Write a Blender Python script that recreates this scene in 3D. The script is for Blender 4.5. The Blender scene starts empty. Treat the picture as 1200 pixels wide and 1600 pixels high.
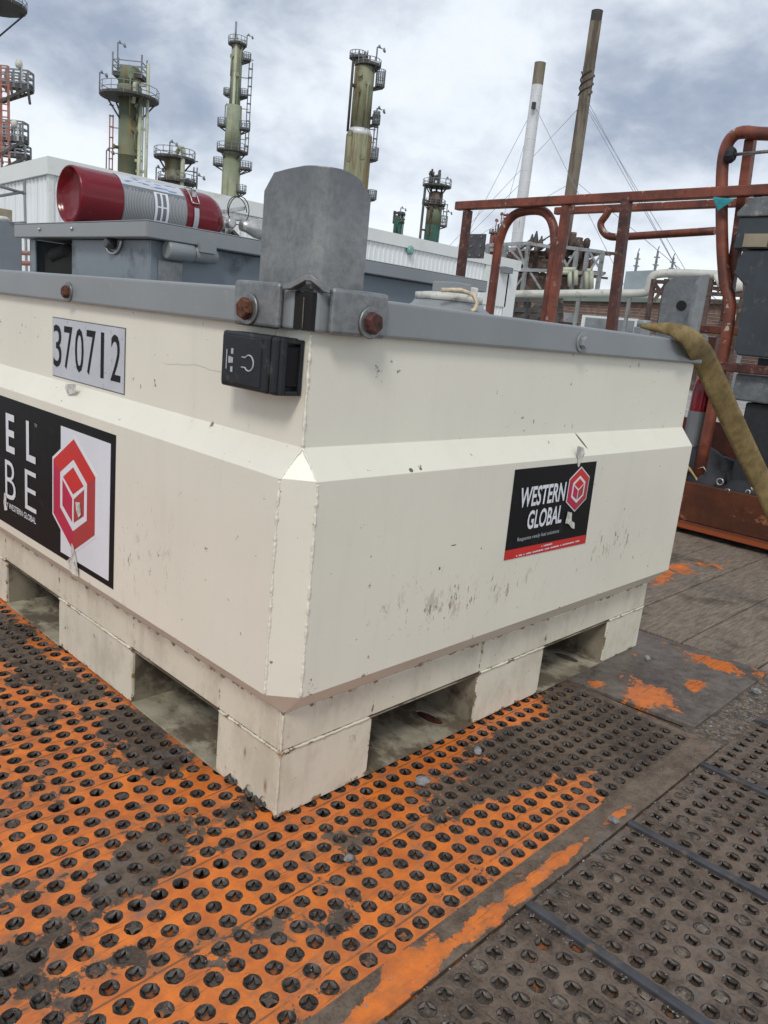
import bpy, bmesh, math, random
from mathutils import Vector, Matrix
random.seed(7)
S = bpy.context.scene
COL = S.collection
PI = math.pi

# ------------------------------------------------------------------ camera
CX = Vector((0.69668705, -0.71057451, 0.09854447))
CY = Vector((0.10069078, 0.23286822, 0.96728163))
CZ = Vector((-0.71027355, -0.66397007, 0.23378457))
CAM = Vector((-0.92602458, -1.08366906, 1.01520434))
FPX = 1220.343
cd = bpy.data.cameras.new('camera'); cam = bpy.data.objects.new('camera', cd); COL.objects.link(cam)
cd.sensor_fit = 'AUTO'; cd.sensor_width = 36; cd.lens = 36 * FPX / 1600; cd.clip_start = 0.02; cd.clip_end = 5000
cam.matrix_world = Matrix(((CX.x, CY.x, CZ.x, CAM.x), (CX.y, CY.y, CZ.y, CAM.y), (CX.z, CY.z, CZ.z, CAM.z), (0, 0, 0, 1)))
S.camera = cam

def ray(u, v):
    return (CX * (u - 600) - CY * (v - 800) - CZ * FPX).normalized()
def pln(u, v, ax, val):
    r = ray(u, v); return CAM + r * ((val - CAM[ax]) / r[ax])
def at(u, v, D):
    r = ray(u, v); return CAM + r * (D / math.hypot(r.x, r.y))
def depth(p):
    return -(p - CAM).dot(CZ)
def zat(u, v, D): return at(u, v, D).z

# ------------------------------------------------------------------ node helper
class V:
    def __init__(s, t, k): s.t = t; s.k = k
    def _m(s, op, *a):
        n = s.t.nodes.new('ShaderNodeMath'); n.operation = op
        for i, x in enumerate((s,) + a):
            if isinstance(x, V): s.t.links.new(x.k, n.inputs[i])
            else: n.inputs[i].default_value = x
        return V(s.t, n.outputs[0])
    def __add__(s, o): return s._m('ADD', o)
    __radd__ = __add__
    def __sub__(s, o): return s._m('SUBTRACT', o)
    def __rsub__(s, o): return (s * -1) + o
    def __mul__(s, o): return s._m('MULTIPLY', o)
    __rmul__ = __mul__
    def sq(s): return s * s
    def exp(s): return s._m('EXPONENT')
    def mx(s, o): return s._m('MAXIMUM', o)
    def mn(s, o): return s._m('MINIMUM', o)
    def step(s, a, b):
        n = s.t.nodes.new('ShaderNodeMapRange'); n.interpolation_type = 'SMOOTHSTEP'
        s.t.links.new(s.k, n.inputs[0]); n.inputs[1].default_value = a; n.inputs[2].default_value = b
        n.inputs[3].default_value = 0; n.inputs[4].default_value = 1
        return V(s.t, n.outputs[0])

class Mat:
    def __init__(s, name):
        s.m = bpy.data.materials.new(name); s.m.use_nodes = True; s.t = s.m.node_tree
        s.b = s.t.nodes['Principled BSDF']
        g = s.t.nodes.new('ShaderNodeNewGeometry'); s.pos = g.outputs['Position']
        x = s.t.nodes.new('ShaderNodeSeparateXYZ'); s.t.links.new(s.pos, x.inputs[0])
        s.X, s.Y, s.Z = (V(s.t, o) for o in x.outputs)
        x = s.t.nodes.new('ShaderNodeSeparateXYZ'); s.t.links.new(g.outputs['Normal'], x.inputs[0])
        s.NZ = V(s.t, x.outputs[2]); s.rnd = V(s.t, g.outputs['Random Per Island'])
    def noise(s, sc=5, det=4, rough=.55, stretch=None, off=(0, 0, 0), dist=0):
        n = s.t.nodes.new('ShaderNodeTexNoise'); n.inputs['Scale'].default_value = sc
        n.inputs['Detail'].default_value = det; n.inputs['Roughness'].default_value = rough; n.inputs['Distortion'].default_value = dist
        mp = s.t.nodes.new('ShaderNodeMapping'); s.t.links.new(s.pos, mp.inputs[0]); s.t.links.new(mp.outputs[0], n.inputs[0])
        mp.inputs['Location'].default_value = off
        if stretch: mp.inputs['Scale'].default_value = stretch
        return V(s.t, n.outputs['Fac'])
    def vor(s, sc, stretch=None, feature='F1'):
        n = s.t.nodes.new('ShaderNodeTexVoronoi'); n.feature = feature; n.inputs['Scale'].default_value = sc
        mp = s.t.nodes.new('ShaderNodeMapping'); s.t.links.new(s.pos, mp.inputs[0]); s.t.links.new(mp.outputs[0], n.inputs[0])
        if stretch: mp.inputs['Scale'].default_value = stretch
        return V(s.t, n.outputs['Distance'])
    def mix(s, f, a, b):
        n = s.t.nodes.new('ShaderNodeMix'); n.data_type = 'RGBA'
        for v, i in ((f, 0), (a, 6), (b, 7)):
            if isinstance(v, V): s.t.links.new(v.k, n.inputs[i])
            elif i == 0: n.inputs[0].default_value = v
            else: n.inputs[i].default_value = (*v, 1)
        return V(s.t, n.outputs[2])
    def color(s, c):
        if isinstance(c, V): s.t.links.new(c.k, s.b.inputs['Base Color'])
        else: s.b.inputs['Base Color'].default_value = (*c, 1)
    def rough(s, v):
        if isinstance(v, V): s.t.links.new(v.k, s.b.inputs['Roughness'])
        else: s.b.inputs['Roughness'].default_value = v
    def metal(s, v): 
        if isinstance(v, V): s.t.links.new(v.k, s.b.inputs['Metallic'])
        else: s.b.inputs['Metallic'].default_value = v
    def bump(s, h, strength=.3, dist=.002):
        n = s.t.nodes.new('ShaderNodeBump'); s.t.links.new(h.k, n.inputs['Height'])
        n.inputs['Strength'].default_value = strength; n.inputs['Distance'].default_value = dist
        s.t.links.new(n.outputs[0], s.b.inputs['Normal'])
    def gauss(s, cx, cy, rx, ry, amp, a=None, b=None):
        a = a or s.X; b = b or s.Y
        return (((a - cx) * (1 / rx)).sq() + ((b - cy) * (1 / ry)).sq()) * -1
def GA(m, cx, cy, rx, ry, amp, a=None, b=None):
    return m.gauss(cx, cy, rx, ry, amp, a, b).exp() * amp

def simple(name, c, rough=.5, metal=0, var=.18, sc=6, dirt=None, dirt_amt=.5, dsc=9, bump=.15, bsc=60, dstretch=None, bdist=.001, spec=.5):
    m = Mat(name); m.b.inputs['Specular IOR Level'].default_value = spec
    n = m.noise(sc, 5, .6)
    lo = tuple(x * (1 - var) for x in c); hi = tuple(min(1, x * (1 + var)) for x in c)
    base = m.mix(n.step(.3, .7), lo, hi)
    r = n * .25 + (rough - .12)
    if dirt:
        d = m.noise(dsc, 8, .68, dstretch, off=(3.1, 7.7, 1.3)).step(.62 - .25 * dirt_amt, .74 - .22 * dirt_amt)
        base = m.mix(d, base, dirt)
        r = r + d * .25
    m.color(base); m.rough(r); m.metal(metal)
    if bump: m.bump(m.noise(bsc, 5, .6), bump, bdist)
    return m.m

# ------------------------------------------------------------------ world
w = bpy.data.worlds.new('World'); S.world = w; w.use_nodes = True
t = w.node_tree; t.nodes.clear()
out = t.nodes.new('ShaderNodeOutputWorld')
sky = t.nodes.new('ShaderNodeTexSky'); sky.sky_type = 'NISHITA'; sky.sun_disc = False
SUN_EL, SUN_AZ = math.radians(46), math.radians(214)
sky.sun_elevation = SUN_EL; sky.sun_rotation = math.radians(90) - SUN_AZ
bs = t.nodes.new('ShaderNodeBackground'); bs.inputs[1].default_value = .08; t.links.new(sky.outputs[0], bs.inputs[0])
tc = t.nodes.new('ShaderNodeTexCoord')
sep = t.nodes.new('ShaderNodeSeparateXYZ'); t.links.new(tc.outputs['Generated'], sep.inputs[0])
dx, dy, dz = (V(t, o) for o in sep.outputs)
den = dz.mx(0.0) + .34
cmb = t.nodes.new('ShaderNodeCombineXYZ')
t.links.new((dx * 1.0).k, cmb.inputs[0]); t.links.new((dy * 1.0).k, cmb.inputs[1]); t.links.new((dz * 1.7).k, cmb.inputs[2])
def wn(sc, det, ro, off, dist=0):
    n = t.nodes.new('ShaderNodeTexNoise'); mp = t.nodes.new('ShaderNodeMapping'); mp.inputs['Location'].default_value = off
    t.links.new(cmb.outputs[0], mp.inputs[0]); t.links.new(mp.outputs[0], n.inputs[0])
    n.inputs['Scale'].default_value = sc; n.inputs['Detail'].default_value = det; n.inputs['Roughness'].default_value = ro; n.inputs['Distortion'].default_value = dist
    return V(t, n.outputs['Fac'])
n1 = wn(3.1, 5, .52, (4.3, 1.9, .4), .25); n2 = wn(9.5, 6, .6, (1.3, 8.2, 2), .3)
cl = n1 * .72 + n2 * .28
hz = dz.step(0.30, -0.02)
cl = (cl + hz * .13).step(.37, .63)
mixc = t.nodes.new('ShaderNodeMix'); mixc.data_type = 'RGBA'; t.links.new(cl.k, mixc.inputs[0])
mixc.inputs[6].default_value = (.255, .30, .385, 1); mixc.inputs[7].default_value = (.70, .74, .785, 1)
bc = t.nodes.new('ShaderNodeBackground'); t.links.new(mixc.outputs[2], bc.inputs[0]); bc.inputs[1].default_value = .97
ms = t.nodes.new('ShaderNodeMixShader'); ms.inputs[0].default_value = .9
t.links.new(bs.outputs[0], ms.inputs[1]); t.links.new(bc.outputs[0], ms.inputs[2]); t.links.new(ms.outputs[0], out.inputs[0])
sl = bpy.data.lights.new('sun', 'SUN'); sl.energy = 1.1; sl.angle = math.radians(14); sl.color = (1, .955, .89)
so = bpy.data.objects.new('sun', sl); COL.objects.link(so)
sd = Vector((math.cos(SUN_EL) * math.cos(SUN_AZ), math.cos(SUN_EL) * math.sin(SUN_AZ), math.sin(SUN_EL)))
so.rotation_euler = sd.to_track_quat('Z', 'Y').to_euler()
S.view_settings.view_transform = 'Standard'; S.view_settings.look = 'None'; S.view_settings.exposure = .52; S.view_settings.gamma = 1
S.view_settings.use_curve_mapping = False

# ------------------------------------------------------------------ mesh helper
class MB:
    def __init__(s): s.v = []; s.f = []; s.mi = []; s.sm = []
    def face(s, pts, mi=0, sm=False):
        b = len(s.v); s.v += [tuple(p) for p in pts]; s.f.append(tuple(range(b, b + len(pts)))); s.mi.append(mi); s.sm.append(sm)
    def add(s, vs, fs, mi=0, sm=False):
        b = len(s.v); s.v += [tuple(p) for p in vs]
        for f in fs: s.f.append(tuple(b + i for i in f)); s.mi.append(mi); s.sm.append(sm)
        return s
    def box(s, x0, x1, y0, y1, z0, z1, mi=0):
        vs = [(x, y, z) for z in (z0, z1) for y in (y0, y1) for x in (x0, x1)]
        return s.add(vs, [(0, 2, 3, 1), (4, 5, 7, 6), (0, 1, 5, 4), (2, 6, 7, 3), (0, 4, 6, 2), (1, 3, 7, 5)], mi)
    def beam(s, a, b, wd, ht=None, up=(0, 0, 1), mi=0):
        a = Vector(a); b = Vector(b); ht = ht or wd; d = (b - a).normalized(); up = Vector(up)
        if abs(d.dot(up)) > .98: up = Vector((1, 0, 0))
        sx = d.cross(up).normalized() * (wd / 2); sy = sx.cross(d).normalized() * (ht / 2)
        vs = [p + sx * i + sy * j for p in (a, b) for i, j in ((-1, -1), (1, -1), (1, 1), (-1, 1))]
        return s.add(vs, [(0, 1, 2, 3), (7, 6, 5, 4), (0, 4, 5, 1), (1, 5, 6, 2), (2, 6, 7, 3), (3, 7, 4, 0)], mi)
    def tube(s, pts, r, n=8, mi=0, sm=True, closed=False, caps=True):
        pts = [Vector(p) for p in pts]; m = len(pts); rr = r if isinstance(r, (list, tuple)) else [r] * m
        rings = []; prev = None
        for i, p in enumerate(pts):
            if closed: d = pts[(i + 1) % m] - pts[i - 1]
            elif i == 0: d = pts[1] - p
            elif i == m - 1: d = p - pts[-2]
            else: d = (pts[i + 1] - p).normalized() + (p - pts[i - 1]).normalized()
            d.normalize()
            if prev is None:
                u = Vector((0, 0, 1)) if abs(d.z) < .9 else Vector((1, 0, 0))
                u = (u - d * u.dot(d)).normalized()
            else:
                u = (prev - d * prev.dot(d)).normalized()
            prev = u; q = d.cross(u)
            rings.append([p + (u * math.cos(2 * PI * k / n) + q * math.sin(2 * PI * k / n)) * rr[i] for k in range(n)])
        b = len(s.v)
        for R in rings: s.v += [tuple(p) for p in R]
        L = m if closed else m - 1
        for i in range(L):
            for k in range(n):
                j = (i + 1) % m
                s.f.append((b + i * n + k, b + i * n + (k + 1) % n, b + j * n + (k + 1) % n, b + j * n + k)); s.mi.append(mi); s.sm.append(sm)
        if caps and not closed:
            s.f.append(tuple(b + k for k in range(n))[::-1]); s.mi.append(mi); s.sm.append(False)
            s.f.append(tuple(b + (m - 1) * n + k for k in range(n))); s.mi.append(mi); s.sm.append(False)
        return s
    def lathe(s, prof, o=(0, 0, 0), axis=(0, 0, 1), n=24, mi=0, sm=True, caps=True, a0=0, flat=None):
        o = Vector(o); d = Vector(axis).normalized(); u = Vector((0, 0, 1)) if abs(d.z) < .9 else Vector((1, 0, 0))
        u = (u - d * u.dot(d)).normalized(); q = d.cross(u)
        b = len(s.v)
        for r, h in prof:
            for k in range(n):
                a = 2 * PI * k / n + a0
                s.v.append(tuple(o + d * h + (u * math.cos(a) + q * math.sin(a)) * r))
        for i in range(len(prof) - 1):
            for k in range(n):
                s.f.append((b + i * n + k, b + i * n + (k + 1) % n, b + (i + 1) * n + (k + 1) % n, b + (i + 1) * n + k)); s.mi.append(mi); s.sm.append(sm)
        if caps:
            s.f.append(tuple(b + k for k in range(n))[::-1]); s.mi.append(mi); s.sm.append(False)
            e = b + (len(prof) - 1) * n
            s.f.append(tuple(e + k for k in range(n))); s.mi.append(mi); s.sm.append(False)
        return s
    def build(s, name, mats, parent=None, bevel=0, seg=2, recalc=True, weld=False, loc=None):
        me = bpy.data.meshes.new(name); me.from_pydata(s.v, [], s.f)
        if not isinstance(mats, (list, tuple)): mats = [mats]
        for m in mats: me.materials.append(m)
        me.polygons.foreach_set('material_index', s.mi); me.polygons.foreach_set('use_smooth', s.sm)
        if recalc or weld:
            bm = bmesh.new(); bm.from_mesh(me)
            if weld: bmesh.ops.remove_doubles(bm, verts=bm.verts, dist=1e-5)
            if recalc: bmesh.ops.recalc_face_normals(bm, faces=bm.faces)
            bm.to_mesh(me); bm.free()
        o = bpy.data.objects.new(name, me); COL.objects.link(o)
        if bevel:
            md = o.modifiers.new('bevel', 'BEVEL'); md.width = bevel; md.segments = seg; md.limit_method = 'ANGLE'; md.angle_limit = math.radians(20)
            md.harden_normals = False
        if parent is not None:
            o.parent = parent
            if loc is None: o.matrix_parent_inverse = parent.matrix_basis.inverted()
        return o
def tag(o, label=None, cat=None, group=None, kind=None):
    for k, v in (('label', label), ('category', cat), ('group', group), ('kind', kind)):
        if v: o[k] = v
    return o
def thing(name, loc, label, cat, group=None):
    o = bpy.data.objects.new(name, None); COL.objects.link(o); o.location = loc; o.empty_display_size = .1
    return tag(o, label, cat, group)
def text(s, parent, mat, o, u, v, nrm, x0, x1, z0, z1, name='lettering', bold=0, shear=0):
    """flat print fitted to the box x0..x1, z0..z1 in the plane o + u*x + v*z"""
    cu = bpy.data.curves.new('lettering', 'FONT'); cu.body = s; cu.offset = bold; cu.resolution_u = 3; cu.shear = shear; cu.space_character = 1.0
    tmp = bpy.data.objects.new('tmp_text', cu); COL.objects.link(tmp)
    dg = bpy.context.evaluated_depsgraph_get(); me = bpy.data.meshes.new_from_object(tmp.evaluated_get(dg))
    bpy.data.objects.remove(tmp); bpy.data.curves.remove(cu)
    xs = [p.co.x for p in me.vertices]; ys = [p.co.y for p in me.vertices]
    a, b, c, d = min(xs), max(xs), min(ys), max(ys)
    o, u, v, nrm = Vector(o), Vector(u), Vector(v), Vector(nrm)
    for p in me.vertices:
        xx = x0 + (p.co.x - a) / (b - a) * (x1 - x0); zz = z0 + (p.co.y - c) / (d - c) * (z1 - z0)
        p.co = o + u * xx + v * zz + nrm * 0
    me.materials.clear(); me.materials.append(mat); me.name = name
    ob = bpy.data.objects.new(name, me); COL.objects.link(ob)
    ob.parent = parent; ob.matrix_parent_inverse = parent.matrix_world.inverted() if parent.parent is None and parent.type == 'EMPTY' else Matrix()
    return ob
def arc(c, r, a0, a1, n, ex=Vector((1, 0, 0)), ey=Vector((0, 0, 1))):
    c = Vector(c); ex = Vector(ex); ey = Vector(ey)
    return [c + ex * (r * math.cos(a0 + (a1 - a0) * i / n)) + ey * (r * math.sin(a0 + (a1 - a0) * i / n)) for i in range(n + 1)]

# ------------------------------------------------------------------ materials
ORANGE = (.78, .215, .035)
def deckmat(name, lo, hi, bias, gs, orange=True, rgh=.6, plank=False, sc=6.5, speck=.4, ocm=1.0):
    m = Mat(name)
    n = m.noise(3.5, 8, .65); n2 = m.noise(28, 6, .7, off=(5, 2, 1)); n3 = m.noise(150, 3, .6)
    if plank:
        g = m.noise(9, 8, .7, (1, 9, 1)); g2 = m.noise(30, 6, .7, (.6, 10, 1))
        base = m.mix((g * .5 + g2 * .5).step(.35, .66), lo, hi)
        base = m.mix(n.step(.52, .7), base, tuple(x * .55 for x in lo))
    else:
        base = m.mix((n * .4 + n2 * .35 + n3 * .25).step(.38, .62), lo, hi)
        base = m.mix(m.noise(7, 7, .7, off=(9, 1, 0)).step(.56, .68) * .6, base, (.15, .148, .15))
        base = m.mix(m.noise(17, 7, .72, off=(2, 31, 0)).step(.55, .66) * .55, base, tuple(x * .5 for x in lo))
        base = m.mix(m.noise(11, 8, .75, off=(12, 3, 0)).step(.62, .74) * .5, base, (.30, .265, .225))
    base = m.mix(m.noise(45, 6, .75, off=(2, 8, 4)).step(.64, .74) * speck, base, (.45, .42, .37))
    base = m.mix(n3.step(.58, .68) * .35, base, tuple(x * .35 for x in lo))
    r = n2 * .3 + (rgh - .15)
    h = n2 * .6 + n3 * .4
    if orange:
        f = m.noise(sc, 9, .66, off=(1.7, .3, 0), dist=.3) + (m.noise(sc * 5, 6, .7, off=(6, 2, 0)) - .5) * .22 + bias
        for q in gs: f = f + GA(m, *q)
        k = f.step(.484, .509)
        fade = m.noise(14, 6, .7, off=(3, 3, 3))
        oc = m.mix(fade.step(.3, .72), (.50, .130, .030), (.80, .215, .030))
        oc = m.mix(m.noise(22, 8, .75, (1, 4, 1), off=(7, 7, 0)).step(.60, .72) * .45, oc, (.34, .16, .085))
        oc = m.mix(((m.noise(5, 6, .6, (.35, 5, 1), off=(4, 4, 0)) - .5).sq() * -9000).exp() * m.noise(6, 3, .5).step(.42, .6) * .75, oc, (.10, .06, .035))
        oc = m.mix(m.noise(12, 7, .7, (1, 2.2, 1), off=(11, 3, 0)).step(.52, .66) * .4, oc, (.30, .12, .05))
        oc = m.mix(m.noise(90, 4, .6).step(.68, .74) * .4, oc, (.75, .55, .45))
        if ocm < 1: oc = m.mix(1 - ocm, oc, (.05, .028, .018))
        sme = m.noise(8, 8, .72, (1, 1.6, 1), off=(21, 4, 0)).step(.55, .70)
        oc = m.mix(f.step(.62, .50) * m.noise(20, 6, .7, off=(3, 30, 1)).step(.42, .62) * .65, oc, (.22, .115, .06)); oc = m.mix(sme * .72, oc, (.17, .135, .11))
        if ocm == 1.0:
            ln = None
            for yy in (-.363, -.192, -.0205, .151, .322, .493, .664):
                q = (((m.Y + (m.noise(5, 3, .5, off=(8, 8, 8)) - .5) * .006 - yy) * 520).sq() * -1).exp(); ln = q if ln is None else ln + q
            oc = m.mix(ln * m.noise(9, 5, .7, off=(4, 9, 9)).step(.42, .55) * .85, oc, (.085, .055, .03))
        base = m.mix(k, base, oc)
        r = r + k * -.18
        h = h * .5 + k * 1.2
    m.color(base); m.rough(r); m.bump(h, .5, .0012)
    return m.m
PLATE_G = [(-.10, 1.0, .055, .45, -.19), (-.05, .42, .06, .15, -.16), (.62, -.16, .30, .09, -.20), (1.20, -.2, .30, .4, -.34), (-.52, -.03, .12, .04, -.20), (-.27, .03, .10, .05, -.12), (-.12, -.02, .05, .04, -.12), (-.42, -.13, .06, .04, -.14), (.85, -.33, .22, .12, -.26), (-.28, .85, .06, .2, -.1),
           (-.30, .03, .10, .07, -.17), (.30, .02, .5, .03, .12), (.84, -.03, .16, .035, .18), (.2, -.30, .30, .07, .06), (.55, -.33, .2, .05, .05),
           (.02, -.27, .035, .05, -.13), (-.1, 1.3, .3, .5, -.05)]
M_plate = deckmat('orange_painted_plate', (.042, .028, .019), (.165, .118, .082), .080, PLATE_G)
M_edge = deckmat('worn_plate_edge', (.062, .041, .028), (.205, .155, .112), -.17,
                 [(.06, -.452, .30, .022, .30), (-.14, -.462, .10, .03, .22), (.62, -.452, .10, .012, .22), (.40, -.45, .12, .014, .2), (.0, -.415, .10, .02, .16)])
M_grey = deckmat('grey_perforated_steel', (.048, .032, .022), (.185, .135, .098), -.30, [(.42, -.62, .2, .12, .10), (.0, -.7, .2, .2, .08)], sc=24, rgh=.55)
M_petal = simple('bare_punched_steel', (.060, .048, .040), .5, .15, .5, 55, (.020, .015, .012), .8, 60, .5, 200)
M_petal2 = simple('brown_dimple_steel', (.125, .098, .078), .55, .1, .4, 45, (.045, .033, .025), .6, 60, .5, 200)
M_petal3 = simple('grey_dimple_steel', (.092, .078, .067), .5, .15, .4, 45, (.028, .021, .017), .7, 60, .5, 200)
M_plain = deckmat('worn_flat_plate', (.070, .054, .044), (.190, .162, .140), -.16,
                  [(1.24, -.215, .10, .07, .33), (1.45, -.27, .045, .05, .30), (1.69, -.235, .07, .09, .30), (1.18, -.07, .05, .035, .26), (1.6, -.03, .1, .02, .16), (1.33, -.14, .03, .06, .22)], sc=9, rgh=.5)
M_wood = deckmat('weathered_deck_wood', (.100, .074, .053), (.310, .252, .195), -.21, [(2.55, .37, .55, .10, .32), (3.1, .2, .3, .1, .1)], plank=True, rgh=.75, sc=9)
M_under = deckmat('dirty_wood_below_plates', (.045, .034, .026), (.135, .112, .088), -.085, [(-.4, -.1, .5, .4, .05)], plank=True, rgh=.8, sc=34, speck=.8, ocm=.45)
M_bar = simple('dark_steel_bar', (.075, .075, .082), .42, .35, .25, 20, (.16, .12, .09), .35, 30, .3, 150)
M_stone = simple('grey_stone', (.22, .22, .22), .85, 0, .3, 60, None, 0, 0, .5, 200)
M_gravel = simple('grit', (.16, .125, .095), .9, 0, .5, 80, (.07, .06, .05), .6, 50, .8, 220, bdist=.004)
M_mud = simple('packed_mud', (.16, .13, .10), .9, 0, .5, 60, (.05, .04, .03), .6, 60, .6, 200)
M_black = simple('void_shade_black', (.012, .011, .010), .9, 0, .2, 10, None)  # near-black colour stands in for the shade in gaps and hollows
M_ground = simple('pale_gravel_yard', (.34, .33, .31), .9, 0, .2, .4, (.22, .21, .19), .5, .9, .5, 9, bdist=.02)

def tankpaint(name, base, dirty=False):
    m = Mat(name)
    n = m.noise(2.2, 5, .55); c = m.mix(n.step(.3, .7), tuple(x * .95 for x in base), base)
    st = m.noise(3, 7, .65, (7, 7, .8)); c = m.mix(st.step(.48, .8) * (.10 if not dirty else .35), c, (.42, .38, .31))
    fine = m.noise(75, 4, .7, off=(2, 2, 2)); c = m.mix(fine.step(.72, .77) * .6, c, (.25, .19, .13))
    if dirty:
        d = m.noise(7, 9, .72, (1, 1, .7), off=(4, 4, 4)); c = m.mix(d.step(.44, .68) * .5, c, (.44, .38, .28))
        d2 = m.noise(26, 6, .7, (1, 1, .55), off=(8, 4, 4)); c = m.mix(d2.step(.62, .72) * .8, c, (.20, .15, .10))
        for (x, y, z, rx, rz, col) in ((0, .040, .058, .005, .014, 1), (0, .0, .152, .006, .008, 1), (0, .115, .10, .004, .010, 1)):
            q = (((m.Y - y) * (1 / rx)).sq() + ((m.Z - z) * (1 / rz)).sq()) * -1
            c = m.mix(q.exp() * (m.X.step(.02, .0)) * .85, c, (.25, .12, .04))
    else:
        # vertical scrapes and flecks on the lower belly of both sides
        band = m.Z.step(.30, .36) * m.Z.step(.62, .48)
        reg = (GA(m, .33, .42, .16, .07, 1, m.X, m.Z) + GA(m, .62, .42, .26, .06, 1, m.X, m.Z) + GA(m, 1.18, .46, .3, .07, .9, m.X, m.Z)) * m.Y.step(.0, -.02)
        regl = (GA(m, .42, .46, .10, .10, .9, m.Y, m.Z) + GA(m, .53, .42, .05, .12, .7, m.Y, m.Z)) * m.X.step(.0, -.02)
        s1 = m.noise(60, 5, .75, (1.2, 1.2, .36), off=(1, 5, 2)); s2 = m.noise(9, 4, .7, (1, 1, .6), off=(6, 5, 2))
        f = s1 + (reg + regl) * .095 + (s2 - .5) * .30
        c = m.mix(f.step(.675, .72) * .8 * (reg + regl).mn(1), c, m.mix(m.noise(18, 4, .6).step(.45, .6), (.12, .11, .10), (.26, .16, .08)))
        f2 = m.noise(22, 6, .75, (1, 1, .5), off=(3, 3, 9)) + (reg + regl) * .05
        c = m.mix(f2.step(.60, .68) * .45 * (reg + regl).mn(1), c, (.36, .30, .19))
        s3 = m.noise(48, 3, .6, (1, 1, .5), off=(9, 5, 2)); c = m.mix(s3.step(.745, .76) * .85, c, (.06, .05, .045))
        for (cx, cz, rx, rz) in ((.243, .733, .006, .004), (.273, .734, .004, .003), (.408, .553, .010, .0015), (.368, .505, .003, .004)):
            q = (((m.X - cx) * (1 / rx)).sq() + ((m.Z - cz) * (1 / rz)).sq()) * -1
            c = m.mix(q.exp().step(.3, .5) * m.Y.step(.0, -.02) * .9, c, (.05, .035, .025))
        l = (m.X - .942) + (m.Z - .765) * .55
        c = m.mix((((l * (1 / .005)).sq() + ((m.Z - .763) * (1 / .020)).sq()) * -1).exp().step(.3, .5) * m.Y.step(.0, -.008), c, (.12, .07, .035))
        l = m.noise(14, 3, .5, (1, 1, 1)) * .02 + m.Z - .905 + (m.Y * .02)
        c = m.mix(((l * (1 / .0012)).sq() * -1).exp() * m.Y.step(.15, .2) * m.Y.step(.5, .45) * m.X.step(.05, 0) * .4, c, (.2, .17, .14))
    rr = m.noise(30, 5, .7, off=(5, 5, 5))
    if dirty:
        E_ = (((m.Z - .240) * 170).sq() * -1).exp() + (((m.Z - .152) * 140).sq() * -1).exp() * .8 + (((m.Z - .004) * 90).sq() * -1).exp() * 1.1
        for xx in (.262, .657, .968, 1.347): E_ = E_ + (((m.X - xx) * 160).sq() * -1).exp() * m.Y.step(.05, .0) * .9
        for yy in (.217, .600, 1.030, 1.424): E_ = E_ + (((m.Y - yy) * 160).sq() * -1).exp() * m.X.step(.05, .0) * .9
        c = m.mix((rr + E_ * .14).step(.66, .70) * .9, c, m.mix(rr.step(.4, .7), (.05, .03, .02), (.16, .075, .03)))
        c = m.mix((m.noise(12, 6, .7, (1, 1, .5), off=(1, 2, 3)) + E_ * .12).step(.58, .72) * .4, c, (.40, .30, .16))
    else:
        E_ = (((m.Z - .244) * 120).sq() * -1).exp() + (((m.Z - .303) * 160).sq() * -1).exp() * .5
        c = m.mix((rr + E_ * .12).step(.67, .71) * .85, c, (.10, .06, .035))
    m.color(c); m.rough(n * .12 + rr * .12 + .24)
    m.b.inputs['Coat Weight'].default_value = .0; m.b.inputs['Coat Roughness'].default_value = .25
    m.bump(m.noise(3.5, 3, .5) * .8 + m.noise(90, 4, .6) * .06, .30, .012 if not dirty else .008)
    return m.m
M_white = tankpaint('cream_white_paint', (.81, .775, .655))
M_base = tankpaint('dirty_cream_paint', (.745, .705, .575), True)
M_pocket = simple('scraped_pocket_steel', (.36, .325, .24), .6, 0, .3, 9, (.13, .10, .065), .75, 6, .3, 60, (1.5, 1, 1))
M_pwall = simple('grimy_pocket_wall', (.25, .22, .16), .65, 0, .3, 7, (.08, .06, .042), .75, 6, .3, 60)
M_greyp = simple('grey_enamel', (.240, .258, .264), .33, 0, .07, 3, (.30, .30, .29), .12, 20, .12, 90)
M_greyd = simple('grey_enamel_enclosure', (.185, .215, .24), .4, 0, .1, 3, (.11, .12, .13), .3, 5, .12, 90)
def zinc():
    m = Mat('galvanised_steel'); a = m.noise(14, 8, .7); b = m.noise(5, 5, .6, (1, 1, .5), off=(3, 1, 0)); v = m.noise(70, 4, .7)
    c = m.mix((a * .45 + b * .25 + v * .3).step(.36, .66), (.17, .175, .175), (.34, .345, .34))
    c = m.mix(v.step(.62, .7) * .4, c, (.10, .10, .10)); c = m.mix(b.step(.62, .75) * .3, c, (.48, .47, .44)); c = m.mix(m.Z.step(1.16, 1.25) * a.step(.3, .6) * .45, c, (.12, .125, .13))
    m.color(c); m.rough(a * .25 + .32); m.metal(.7); m.bump(a * .5 + v * .3, .25, .0015); return m.m
M_zinc = zinc()
M_rust = simple('rusty_bolt', (.13, .045, .018), .8, 0, .5, 60, (.04, .018, .01), .5, 90, .7, 300, bdist=.002)
M_rust2 = simple('dark_red_rusty_bolt', (.075, .022, .016), .6, 0, .5, 60, (.02, .01, .01), .5, 90, .7, 300, bdist=.002)
M_plastic = simple('black_plastic', (.014, .017, .020), .42, 0, .2, 20, (.06, .06, .06), .2, 40, .1, 150, spec=.35)
M_rubber = simple('perished_rubber', (.09, .08, .072), .8, 0, .4, 50, None, 0, 0, .6, 120)
M_print_w = simple('white_print', (.74, .76, .80), .35, 0, .04, 5, None, bump=0)
M_print_k = simple('black_film', (.009, .009, .010), .5, 0, .1, 5, (.03, .03, .03), .2, 30, bump=.03, spec=.18)
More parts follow.
